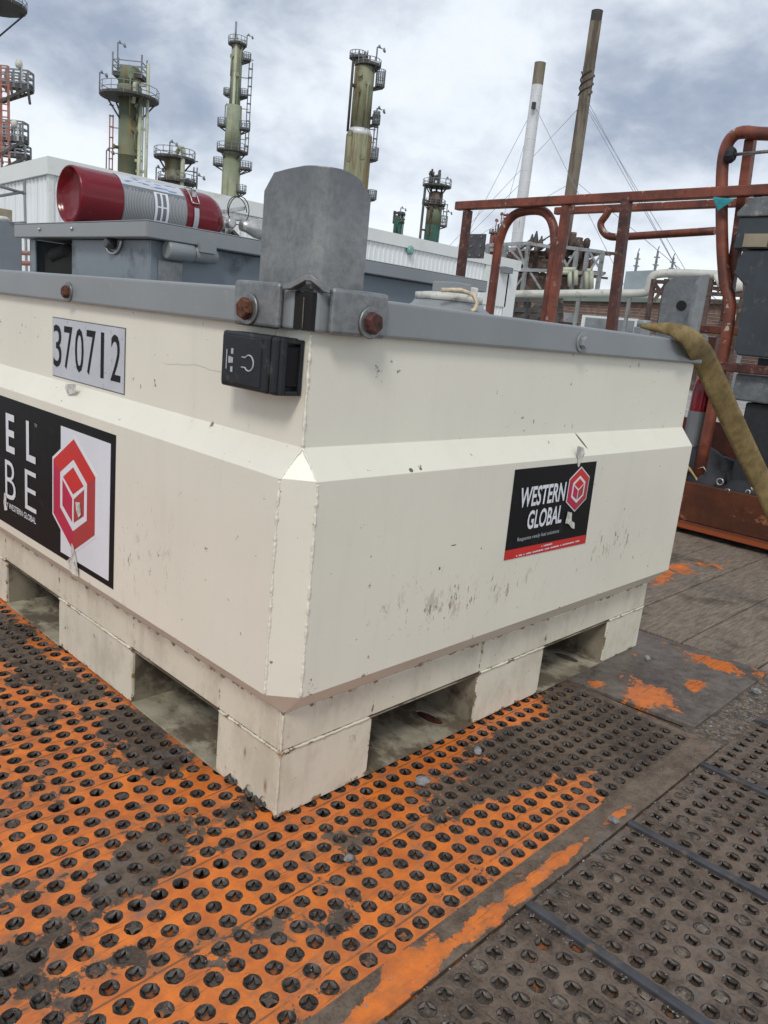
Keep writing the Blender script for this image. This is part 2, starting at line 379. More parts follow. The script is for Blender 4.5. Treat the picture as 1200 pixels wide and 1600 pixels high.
M_print_r = simple('red_print', (.60, .03, .025), .35, 0, .05, 5, None, bump=0)
M_print_r2 = simple('dull_red_print', (.42, .045, .05), .35, 0, .05, 5, None, bump=0)
M_print_r3 = simple('crimson_print', (.50, .02, .07), .35, 0, .05, 5, None, bump=0)
M_print_g = simple('grey_print', (.42, .45, .48), .4, 0, .05, 5, None, bump=0)
M_lab = simple('grey_label_ink', (.17, .18, .19), .4, 0, .1, 5, None, bump=0)
M_whitefade = simple('pale_fine_print', (.40, .41, .42), .4, 0, .1, 5, None, bump=0)
M_film = simple('silver_sticker', (.56, .58, .62), .3, .1, .06, 10, (.3, .3, .3), .15, 50, bump=.02)
M_tape = simple('clear_tape_residue', (.55, .54, .48), .4, 0, .4, 60, (.75, .74, .70), .5, 70, .3, 120)
M_whitecap = simple('off_white_plastic', (.62, .61, .56), .5, 0, .12, 20, (.35, .33, .28), .3, 40)
M_cord = simple('frayed_cord', (.55, .45, .32), .8, 0, .3, 60, None)
M_red = simple('extinguisher_red', (.165, .003, .010), .2, 0, .08, 5, (.2, .02, .03), .1, 30, bump=.03)
M_steel = simple('bright_steel', (.55, .54, .52), .3, .8, .15, 30, (.2, .19, .17), .3, 40, .15, 150)
M_hose = simple('black_hose', (.015, .015, .016), .5, 0, .2, 20, None)
def redoxide():
    m = Mat('flaking_red_orange_paint'); a = m.noise(6, 7, .65); b = m.noise(26, 7, .7, off=(2, 2, 2)); z = m.noise(3, 3, .5, off=(5, 5, 5))
    c = m.mix(a.step(.35, .68), (.10, .026, .015), (.24, .062, .030))
    c = m.mix(b.step(.58, .64) * .8, c, (.075, .03, .02)); c = m.mix((m.noise(11, 8, .7, off=(8, 1, 4)) + (m.NZ * .05)).step(.625, .64), c, (.42, .38, .33))
    m.color(c); m.rough(b * .3 + .35); m.bump(b, .4, .002); return m.m
M_orange = redoxide()
def toe():
    m = Mat('scuffed_brown_red_board'); a = m.noise(4, 6, .65); 
    c = m.mix(a.step(.35, .7), (.055, .018, .009), (.13, .035, .012))
    p = m.noise(7, 8, .7, (1, 1, 1.6), off=(3, 6, 1)); c = m.mix(p.step(.57, .64) * m.Z.step(.05, .1) * m.Z.step(.24, .17), c, (.30, .12, .055))
    c = m.mix(m.noise(24, 4, .6, (1, 1.6, .5), off=(3, 2, 1)).step(.72, .745) , c, (.6, .58, .52))
    c = m.mix(m.Z.step(.075, .05), c, (.28, .065, .02))
    m.color(c); m.rough(.45); m.bump(m.noise(40, 5, .6), .3, .002); return m.m
M_toe = toe()
M_dred = simple('dark_rusted_tube', (.075, .022, .015), .5, 0, .5, 12, (.22, .15, .10), .3, 30, .4, 80)
M_box = simple('dark_grey_console_plastic', (.038, .046, .055), .5, 0, .15, 8, (.09, .09, .09), .2, 20, .15, 90)
M_boxcap = simple('dusty_grey_console_lid', (.13, .14, .145), .6, 0, .25, 14, (.3, .29, .26), .35, 26, .2, 90)
M_olive = None
def olive():
    m = Mat('olive_webbing'); a = m.noise(16, 7, .7); wv = m.noise(140, 2, .5, (1, 1, 3))
    c = m.mix(a.step(.3, .7), (.135, .098, .036), (.30, .215, .088)); c = m.mix(m.noise(34, 5, .7).step(.6, .7) * .6, c, (.07, .05, .02))
    m.color(c); m.rough(.85); m.bump(wv * .7 + a * .3, .7, .003); return m.m
M_olive = olive()
M_tan = simple('tan_strap_cloth', (.36, .26, .12), .85, 0, .3, 30, None, bump=.4)
M_bag = simple('black_bag_fabric', (.018, .019, .023), .7, 0, .3, 25, None, bump=.5, bsc=160)
M_teal = simple('teal_tape', (.012, .22, .25), .5, 0, .2, 30, None)
M_siding = simple('white_metal_siding', (.76, .79, .79), .45, 0, .03, .5, (.68, .69, .67), .2, .6, 0, 9)
M_trim = simple('pale_trim', (.70, .72, .70), .5, 0, .03, .5, (.62, .62, .58), .2, .7, 0)
M_darkgrey = simple('dark_conduit', (.12, .13, .14), .6, 0, .1, 1, None)  # plain dark grey of the conduit and the number plate edge
M_lampg = simple('green_glass_lamp', (.16, .34, .30), .2, 0, .1, 10, None)
M_green = simple('weathered_green_column', (.155, .190, .125), .6, 0, .25, .35, (.20, .16, .075), .75, .35, .1, 3, (3, 3, .3))
M_green2 = simple('pale_green_column', (.27, .31, .21), .6, 0, .2, .4, (.22, .19, .11), .5, .5, .1, 3, (3, 3, .3))
M_olivec = simple('yellow_green_column', (.235, .245, .150), .6, 0, .22, .3, (.15, .105, .05), .7, .6, .1, 3, (2.5, 2.5, .2))
M_dgreen = simple('dark_green_vessel', (.025, .085, .060), .6, 0, .3, .5, (.10, .09, .06), .4, .5, .1, 3)
M_pipe = simple('cream_green_pipe', (.44, .46, .35), .5, 0, .12, .5, (.3, .28, .2), .3, .8)
M_plat = simple('dark_platform_steel', (.060, .062, .060), .7, 0, .4, 1, (.13, .09, .06), .4, 1.2)
M_rail = simple('galvanised_handrail', (.21, .225, .235), .5, .1, .2, 1, None)
M_redlad = simple('faded_red_ladder', (.42, .16, .12), .6, 0, .2, 1, (.4, .3, .26), .4, 1.5)
M_stackw = simple('white_stack_cladding', (.66, .67, .68), .45, .1, .06, .4, (.42, .42, .40), .25, .5, .1, 3, (2, 2, .4))
M_stackb = simple('brown_concrete_stack', (.215, .180, .135), .8, 0, .25, .15, (.10, .08, .06), .55, .3, .2, 2, (3, 3, .3))
M_soot = simple('sooty_stack_tip', (.06, .055, .05), .8, 0, .3, .5, None)
M_frame = simple('grey_steel_frame', (.27, .285, .29), .6, .1, .2, .6, (.15, .11, .08), .35, 1)
M_brown = simple('rusty_process_unit', (.085, .055, .045), .8, 0, .5, .7, (.20, .15, .12), .4, 1)
M_lagged = simple('lagged_pipe', (.50, .50, .45), .55, 0, .1, .6, (.35, .33, .27), .35, 1)
M_redv = simple('faded_red_vessel', (.22, .07, .06), .7, 0, .3, .6, (.1, .08, .07), .4, 1)
M_roofg = simple('dull_green_roof', (.16, .21, .18), .6, 0, .15, .6, None)
M_brick = simple('brown_brick', (.17, .10, .075), .85, 0, .25, 1.6, (.24, .17, .13), .5, 3, .3, 6)
M_gshed = simple('blue_grey_shed_steel', (.27, .31, .34), .5, 0, .1, .6, None)
M_wire = simple('guy_wire_steel', (.20, .22, .24), .5, .2, .1, 1, None)
M_tanb = simple('tan_panel', (.30, .25, .175), .7, 0, .15, 4, None)
M_concrete = simple('concrete', (.33, .32, .30), .8, 0, .15, 2, None)

# ------------------------------------------------------------------ ground and deck
GZ = -1.45
g = MB(); NG = 24
g.box(-2500, 2500, -2500, 2500, GZ - .4, GZ)
tag(g.build('ground', M_ground), kind='structure')

deck = MB()
deck.box(-3.0, 5.9, -2.6, 4.2, -.30, -.10)
for i in range(9): deck.box(-2.9 + i * 1.07, -2.8 + i * 1.07, -2.5, 4.1, -.62, -.30)
deck.box(-3.0, 5.9, -1.3, -1.1, -1.0, -.32); deck.box(-3.0, 5.9, 2.3, 2.5, -1.0, -.32)
for i in (-2.6, .4, 3.4, 5.5):
    for j in (-1.2, 2.4): deck.box(i - .12, i + .12, j - .12, j + .12, GZ, -1.0)
deck = tag(deck.build('deck', M_black), kind='structure')  # underfloor coloured near-black so the plank gaps look unlit

def plank(x0, x1, y0, y1, z1, mat, thick=.05, warp=.0):
    m = MB(); n = 6
    dz = [random.uniform(-warp, warp) for _ in range(4)]
    vs = [(x0, y0, z1 - thick), (x1, y0, z1 - thick), (x1, y1, z1 - thick), (x0, y1, z1 - thick),
          (x0, y0, z1 + dz[0]), (x1, y0, z1 + dz[1]), (x1, y1, z1 + dz[2]), (x0, y1, z1 + dz[3])]
    m.add(vs, [(0, 3, 2, 1), (4, 5, 6, 7), (0, 1, 5, 4), (1, 2, 6, 5), (2, 3, 7, 6), (3, 0, 4, 7)])
    return m.build('wooden_plank', mat, deck, bevel=.004, seg=2)
GAPY0 = -.042; PY = .0428; PX = .0428
# planks under the perforated plates: their gaps fall under one row of holes in every eight
for k in range(-5, 10):
    y0 = GAPY0 + .3424 * k + .019; y1 = GAPY0 + .3424 * (k + 1) - .019
    if k <= -2: y1 += .0185
    if k <= -1: y0 -= .0185
    xe = 1.80 if y0 > -.6 else 2.9
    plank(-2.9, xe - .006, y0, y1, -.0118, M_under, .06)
# bare planks beyond x = 1.8
for i, y0 in enumerate([-.343 + .27 * k for k in range(-1, 14)]):
    plank(1.803, 5.8, y0 + .003, y0 + .267, -.003 + random.uniform(-.002, .002), M_wood, .055, .0012)
for k in range(5):
    y1 = -.62 - .31 * k; plank(2.905, 5.8, y1 - .302, y1, -.004, M_wood, .055, .001)

# perforated plates
NC = 16
def hole_cell(m, cx, cy, hx, hy, r, tip, inn, zp, zi, skew=0, keep=True):
    """one square of plate with a four-pointed punched hole; tips point along the diagonals"""
    sq = []
    for i in range(NC):
        a = 2 * PI * i / NC; c, s_ = math.cos(a), math.sin(a); k = 1 / max(abs(c), abs(s_)); sq.append((cx + hx * c * k, cy + hy * s_ * k, 0))
    b = len(m.v); m.v += sq
    jr = r * random.uniform(.95, 1.04)
    for i in range(NC):
        j_ = jr * random.uniform(.93, 1.04); m.v.append((cx + j_ * math.cos(2 * PI * i / NC), cy + j_ * math.sin(2 * PI * i / NC), 0))
    jt = tip * random.uniform(.94, 1.03); js = min(.0088, zp * random.uniform(.55, 1.3)); tl = random.uniform(-.1, .1)
    tips = []
    for i in range(NC):
        a = 2 * PI * i / NC + tl; ph = (i % 4)  # i=2,6,10,14 are the diagonals
        q = {2: 1.0, 1: .58, 3: .58, 0: .40}[ph]; q = max(q * jt, inn * (1 if ph == 0 else 0))
        z = -.0012 if ph == 2 else (-js * .8 if ph != 0 else -js)
        tips.append((cx + q * math.cos(a), cy + q * math.sin(a), z))
    # steep worn rim between the flat plate and the punched petals
    for i in range(NC):
        a = 2 * PI * i / NC; rr = jr * (.93 if i % 4 == 2 else .86); m.v.append((cx + rr * math.cos(a), cy + rr * math.sin(a), -.0008 if i % 4 == 2 else -js * .62))
    m.v += tips
    clog = random.random() < .10
    if clog:
        zc = random.uniform(-.0045, -.0015); m.face([(x, y, zc) for x, y, z in tips], 4)
    m.v += [(x, y, z - zi) for x, y, z in tips]
    offs = [b, b + NC, b + 2 * NC, b + 3 * NC, b + 4 * NC + (NC if clog else 0)]
    for ring, mi, sm in ((0, 0, False), (1, 2, True), (2, 1, True), (3, 2, False)):
        for i in range(NC):
            j = (i + 1) % NC; o = offs[ring]; o2 = offs[ring + 1]
            m.f.append((o + i, o + j, o2 + j, o2 + i)); m.mi.append(mi); m.sm.append(sm)
def border(m, x0, x1, y0, y1, hx0, hx1, hy0, hy1):
    """flat margin round the punched field, made as four quads, with a skirt"""
    for (a, b, c, d) in ((x0, x1, y0, hy0), (x0, x1, hy1, y1), (x0, hx0, hy0, hy1), (hx1, x1, hy0, hy1)):
        if b - a > 1e-4 and d - c > 1e-4: m.face([(a, c, 0), (b, c, 0), (b, d, 0), (a, d, 0)], 3)
    e = [(x0, y0), (x1, y0), (x1, y1), (x0, y1)]
    for i in range(4):
        p, q = e[i], e[(i + 1) % 4]
        m.face([(p[0], p[1], -.004), (q[0], q[1], -.004), (q[0], q[1], 0), (p[0], p[1], 0)], 3)
def orange_plate(k, ox, x0, x1, y_lo=None):
    yc0 = GAPY0 + .3424 * k
    m = MB(); n0 = math.ceil((x0 + .012 - ox) / PX + .5); n1 = math.floor((x1 - .012 - ox) / PX - .5)
    hx0 = ox + (n0 - .5) * PX; hx1 = ox + (n1 + .5) * PX; hy0 = yc0 - PY / 2; hy1 = hy0 + 8 * PY
    for j in range(8):
        cy = yc0 + j * PY
        for i in range(n0, n1 + 1):
            cx = ox + i * PX
            if cx > .10 and cx < W - .1 and cy > .10 and cy < LEN - .1:
                m.face([(cx - PX / 2, cy - PY / 2, 0), (cx + PX / 2, cy - PY / 2, 0), (cx + PX / 2, cy + PY / 2, 0), (cx - PX / 2, cy + PY / 2, 0)], 0); continue
            hole_cell(m, cx, cy, PX / 2, PY / 2, .0158, .0143, .0066, .0070, .003)
    border(m, x0, x1, (y_lo if y_lo is not None else hy0 + .0007), hy1 - .0007, hx0, hx1, hy0, hy1)
    o = m.build('perforated_plate', [M_plate, M_petal3, M_petal, M_edge if y_lo is not None else M_plate, M_under], deck, recalc=False)
    return o
W, LEN = 1.594, 1.90
orange_plate(-1, -.234, -1.35, 1.138, -.478)
for k in range(0, 8): orange_plate(k, -.119 + .004 * ((k * 7) % 5), -1.35, 1.138)
# grey plates beyond the bars, separated by upturned flanges
BX = [.21 + .3925 * k for k in range(-4, 7)]
for k in range(len(BX) - 1):
    x0 = BX[k] + .011; x1 = BX[k + 1] - .009; ox = x0 + .0265; m = MB()
    nx = 9; ny = 22; hx0 = ox - PX / 2; hy1 = -.511 + PY / 2; hy0 = hy1 - ny * PY
    for j in range(ny):
        for i in range(nx):
            fl = j == 0 or (i + j * 2) % 7 == 0 and j < 3
            hole_cell(m, ox + i * PX + random.uniform(-.0006, .0006), -.511 - j * PY, PX / 2, PY / 2, .0156, .0150, .0048 if fl else .0088, .0008 if fl else .0052, .004)
    border(m, x0, x1, hy0 - .03, -.4845, hx0, hx0 + nx * PX, hy0, hy1)
    m.build('perforated_plate', [M_grey, M_petal2, M_petal, M_grey, M_mud], deck, recalc=False)
    if k < len(BX) - 1:
        b = MB(); b.box(BX[k] - .008, BX[k] + .010, hy0 - .03, -.482, -.004, .010); b.build('dividing_bar', M_bar, deck, bevel=.003)
# strip of debris between the flat plate and the grey plates
m = MB(); m.box(1.142, 2.9, -.481, -.36, -.008, -.0045); m.build('debris_bed', M_gravel, deck)
m = MB()
def chip(m, p, r, fl=.6):
    rot = Matrix.Rotation(random.uniform(0, 6.28), 3, 'Z') @ Matrix.Rotation(random.uniform(-.5, .5), 3, 'X')
    vs = [Vector(q) for q in ((1, 0, 0), (.3, .8, .1), (-.6, .6, -.1), (-1, -.1, 0), (-.4, -.8, .1), (.6, -.7, 0), (.1, .1, .8), (-.1, 0, -.7))]
    vs = [rot @ Vector((v.x * random.uniform(.75, 1.2), v.y * random.uniform(.6, 1), v.z * fl)) * r + Vector(p) for v in vs]
    fs = [(i, (i + 1) % 6, 6) for i in range(6)] + [((i + 1) % 6, i, 7) for i in range(6)]
    m.add(vs, fs)
for i in range(170):
    x = 1.2 + random.random() ** 1.5 * 1.2; y = -.40 - random.random() * .075
    if random.random() < .3: x = random.gauss(1.5, .12)
    chip(m, (x, y, -.003), random.uniform(.0015, .006))
for i in range(500):
    x = random.uniform(-.6, 2.4); y = random.choice([-.484, random.uniform(-.42, -1.1), random.uniform(-.42, -.6)]); chip(m, (x, y, .0012), random.uniform(.0008, .0028))
for bx in BX[3:8]:
    for i in range(110): chip(m, (bx - .012 + random.gauss(0, .006), random.uniform(-1.3, -.5), .001), random.uniform(.0008, .003))
for i in range(160): chip(m, (random.uniform(-.6, 1.1), random.uniform(-.4, .0), .0012), random.uniform(.0008, .0022))
tag(m.build('grit', M_stone), kind='stuff')
# flat plate lying on top
m = MB(); c = [(1.140, -.012), (1.180, -.388), (1.793, -.381), (1.750, .061), (1.748, .25), (1.142, .25)]
top = [(x, y, .006) for x, y in c]; bot = [(x, y, -.0085) for x, y in c]
m.add(top + bot, [tuple(range(6)), tuple(range(11, 5, -1))] + [(i, i + 6, (i + 1) % 6 + 6, (i + 1) % 6) for i in range(6)])
m.build('flat_plate', M_plain, deck, bevel=.0025)
# loose stones big enough to pick out
for (x, y, r, lab) in ((.341, -.106, .017, 'grey angular pebble on the perforated plate near the right front fork pocket'), (.552, -.10, .014, 'small grey pebble close under the tank skirt between two fork pockets'),
                       (.575, -.462, .011, 'pale pebble at the corner of a dividing bar'), (1.511, -.081, .013, 'dark pebble on the flat paint-splashed plate'), (.03, -.19, .010, 'round bluish pebble on orange paint in front of the tank'),
                       (1.577, -.415, .014, 'dark stone in the debris strip beside the flat plate')):
    m = MB(); bmv = []
    nu, nv = 9, 6; vs = []
    for j in range(1, nv):
        for i in range(nu):
            a = 2 * PI * i / nu; e = PI * j / nv; q = r * random.uniform(.8, 1.12)
            vs.append((q * 1.2 * math.cos(a) * math.sin(e), q * .85 * math.sin(a) * math.sin(e), q * .62 * math.cos(e)))
    fs = [(j * nu + i, j * nu + (i + 1) % nu, (j + 1) * nu + (i + 1) % nu, (j + 1) * nu + i) for j in range(nv - 2) for i in range(nu)]
    vs += [(0, 0, r * .6), (0, 0, -r * .6)]; T = len(vs) - 2
    fs += [(T, (i + 1) % nu, i) for i in range(nu)] + [(T + 1, (nv - 2) * nu + i, (nv - 2) * nu + (i + 1) % nu) for i in range(nu)]
    m.add(vs, fs, sm=False)
    o = m.build('pebble', M_stone); o.location = (x, y, .006 + r * .45); o.rotation_euler = (0, 0, random.uniform(0, 3)); tag(o, lab, 'stone', 'loose pebbles on the deck')

# ------------------------------------------------------------------ FUEL TANK
tank = thing('fuel_tank', (W / 2, LEN / 2, 0), 'big cream white steel fuel storage tank with grey rim and fork pockets on the deck', 'tank')
tank_inv = Matrix.Translation((-W / 2, -LEN / 2, 0))
def P(m, name, mats, par=tank, **k):
    o = m.build(name, mats, None, **k); o.parent = par
    if par is tank: o.matrix_parent_inverse = tank_inv
    return o
# base skirt
m = MB(); m.box(0, W, 0, .014, .156, .241); m.box(0, W, LEN - .014, LEN, .156, .241); m.box(0, .014, .014, LEN - .014, .156, .241); m.box(W - .014, W, .014, LEN - .014, .156, .241)
m.box(.014, W - .014, .014, LEN - .014, .158, .236)
P(m, 'skirt', M_base, bevel=.003)
xb = [(0, .262), (.657, .968), (1.347, W)]; yb = [(0, .217), (.600, 1.030), (1.424, LEN)]
for i, (x0, x1) in enumerate(xb):
    for j, (y0, y1) in enumerate(yb):
        m = MB()
        if i == 0 and j == 0:
            # near corner foot: its lower edge on the left side is torn
            m.box(.006, x1, .0, y1, .004, .150)
            pts = [(.0, .003), (.004, .003), (.012, .016), (.026, .026), (.036, .034), (.050, .030), (.058, .018), (.075, .026), (.090, .034), (.102, .030), (.110, .014), (.118, .008), (.128, .022), (.150, .024), (.163, .026), (.172, .016), (.185, .004), (y1, .003)]
            b = len(m.v)
            for y, z in pts:
                m.v += [(0, y, z), (0, y, .150), (.0055, y, .150), (.0055, y, z)]
            for q in range(len(pts) - 1):
                o = b + q * 4
                for a_, b_ in ((0, 1), (1, 2), (2, 3), (3, 0)): m.f.append((o + a_, o + 4 + a_, o + 4 + b_, o + b_)); m.mi.append(0); m.sm.append(False)
            m.f.append((b, b + 1, b + 2, b + 3)); m.mi.append(0); m.sm.append(False)
        else:
            m.box(x0, x1, y0, y1, .006, .150)
        P(m, 'foot_block', M_base, bevel=.0022 if (i, j) != (0, 0) else 0)
for (y, ll, hh) in ((.06, .04, .018), (.10, .03, .014), (.16, .035, .018)):
    m = MB(); n = 10; m.tube([(.002 + .003 * math.sin(q), y + ll * (q / n - .5), .009 + .005 * math.sin(q * 1.7)) for q in range(n + 1)], [hh * .16 + .16 * hh * math.sin(PI * q / n) for q in range(n + 1)], 7, sm=False)
    P(m, 'rubber_scrap', M_rubber)
def bead(m, a, b, r=.0042, n=40, amp=.35):
    a = Vector(a); b = Vector(b); pts = []; rr = []
    for i in range(n + 1):
        pts.append(a.lerp(b, i / n) + Vector([random.uniform(-.0007, .0007) for _ in range(3)])); rr.append(r * (1 + amp * (.5 * random.uniform(-1, 1) + .7 * math.sin(i * .37 + 2 * math.sin(i * .11)))))
    m.tube(pts, rr, 6)
for x0, x1 in xb: m = MB(); bead(m, (x0, -.0002, .153), (x1, -.0002, .153), .0034, 50, .2); P(m, 'weld_bead', M_base)
for y0, y1 in yb: m = MB(); bead(m, (-.0002, y0, .153), (-.0002, y1, .153), .0034, 50, .2); P(m, 'weld_bead', M_base)
m = MB(); bead(m, (-.0005, -.0005, .004), (-.0005, -.0005, .238), .0026, 60, .4); P(m, 'weld_bead', M_base)
# pocket liners: floor and ceiling sheets, slot holes in the floor
def liner(x0, x1, y0, y1, along, hole=None):
    m = MB()
    m.face([(x0, y0, .1505), (x1, y0, .1505), (x1, y1, .1505), (x0, y1, .1505)])
    if hole is None: m.box(x0, x1, y0, y1, .0035, .0080)
    else:
        hx, hy, ra, rb = hole; n = 16
        sqr = []; el = []
        for i in range(n):
            a = 2 * PI * i / n; c_, s_ = math.cos(a), math.sin(a)
            k = min((x1 - hx if c_ > 0 else hx - x0) / max(abs(c_), 1e-6), (y1 - hy if s_ > 0 else hy - y0) / max(abs(s_), 1e-6)); sqr.append((hx + c_ * k, hy + s_ * k, .008)); el.append((hx + ra * c_, hy + rb * s_, .008))
        for i in range(n):
            j = (i + 1) % n; m.face([sqr[i], sqr[j], el[j], el[i]]); m.face([el[i], el[j], (*el[j][:2], .0025), (*el[i][:2], .0025)])
        for (cx_, cy_) in ((x0, y0), (x1, y0), (x1, y1), (x0, y1)):
            near = sorted(range(n), key=lambda q: (sqr[q][0] - cx_) ** 2 + (sqr[q][1] - cy_) ** 2)[:2]; near.sort()
            m.face([sqr[near[0]], sqr[near[1]], (cx_, cy_, .008)])
        m.box(x0, x1, y0, y0 + .003, .0022, .0078)if along == 'y' else m.box(x0, x0 + .003, y0, y1, .0022, .0078)
    P(m, 'pocket_liner', M_pocket, recalc=True)
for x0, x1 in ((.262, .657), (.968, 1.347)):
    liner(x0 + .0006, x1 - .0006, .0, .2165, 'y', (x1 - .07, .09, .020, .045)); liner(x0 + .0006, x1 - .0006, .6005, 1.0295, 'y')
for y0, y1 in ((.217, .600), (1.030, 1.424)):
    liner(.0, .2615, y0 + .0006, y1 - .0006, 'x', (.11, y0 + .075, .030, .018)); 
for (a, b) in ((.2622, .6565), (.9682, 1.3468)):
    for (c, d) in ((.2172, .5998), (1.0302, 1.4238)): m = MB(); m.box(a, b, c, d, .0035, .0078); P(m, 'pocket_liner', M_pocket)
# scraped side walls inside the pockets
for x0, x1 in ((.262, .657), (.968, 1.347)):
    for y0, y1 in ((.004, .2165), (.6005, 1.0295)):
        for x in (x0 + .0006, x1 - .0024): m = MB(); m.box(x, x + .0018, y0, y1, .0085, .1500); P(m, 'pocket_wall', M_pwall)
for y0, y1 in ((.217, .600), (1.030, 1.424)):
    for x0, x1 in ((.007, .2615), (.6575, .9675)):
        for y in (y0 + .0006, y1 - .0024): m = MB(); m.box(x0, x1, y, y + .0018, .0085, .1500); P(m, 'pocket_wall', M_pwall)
for (x, y) in ((.657 - .07, .09), (1.347 - .07, .09), (.11, .292), (.11, 1.105)):
    m = MB(); m.lathe([(.048, .0031), (.048, .0034)], (x, y, 0), n=14); P(m, 'slot_backing', M_rust2)
# body
def ring(off, c, z):
    x0, x1, y0, y1 = -off, W + off, -off, LEN + off
    return [(x0 + c, y0, z), (x1 - c, y0, z), (x1, y0 + c, z), (x1, y1 - c, z), (x1 - c, y1, z), (x0 + c, y1, z), (x0, y1 - c, z), (x0, y0 + c, z)]
def loft(m, rings):
    b = len(m.v); n = len(rings[0])
    for R in rings: m.v += R
    for i in range(len(rings) - 1):
        for k in range(n): m.f.append((b + i * n + k, b + i * n + (k + 1) % n, b + (i + 1) * n + (k + 1) % n, b + (i + 1) * n + k)); m.mi.append(0); m.sm.append(False)
    m.f.append(tuple(b + k for k in range(n))[::-1]); e = b + (len(rings) - 1) * n; m.f.append(tuple(e + k for k in range(n)))
    m.mi += [0, 0]; m.sm += [False, False]
m = MB(); loft(m, [ring(.0005, .0006, .2415), ring(.058, .050, .303), ring(.058, .050, .728), ring(.012, .001, .782), ring(.012, .001, 1.044)])
P(m, 'tank_body', M_white, bevel=.010, seg=3)
m = MB()
bead(m, (-.0575, -.0085, .306), (-.0575, -.0085, .722), .0027, 130, .5); P(m, 'weld_bead', M_white)
m = MB(); bead(m, (-.0085, -.0575, .306), (-.0085, -.0575, .722), .0027, 130, .5); P(m, 'weld_bead', M_white)
m = MB(); bead(m, (-.0575, -.0085, .725), (-.012, -.012, .782), .0022, 20, .2); P(m, 'weld_bead', M_white)
m = MB(); bead(m, (-.0085, -.0575, .725), (-.012, -.012, .782), .0022, 20, .2); P(m, 'weld_bead', M_white)
m = MB(); bead(m, (-.0115, -.0115, .782), (-.0115, -.0115, .985), .0030, 70, .4)
P(m, 'weld_bead', M_white)
# grey rim beams
def rim(x0, x1, y0, y1):
    m = MB(); m.box(x0, x1, y0, y1, .988, 1.0565); P(m, 'rim_beam', M_greyp, bevel=.006, seg=3)
rim(-.030, .050, .020, LEN + .030); rim(-.018, W + .030, -.030, .0185); rim(W - .045, W + .030, .020, LEN + .030); rim(.052, W - .047, LEN - .045, LEN + .030)
m = MB(); m.box(.051, W - .046, .0195, LEN - .046, 1.030, 1.048); P(m, 'top_plate', M_greyd)
m = MB(); m.box(-.0285, -.0195, -.0285, .0185, .990, 1.0545); P(m, 'rim_gap_shade', M_black)  # black filler in the corner gap, standing in for its shade
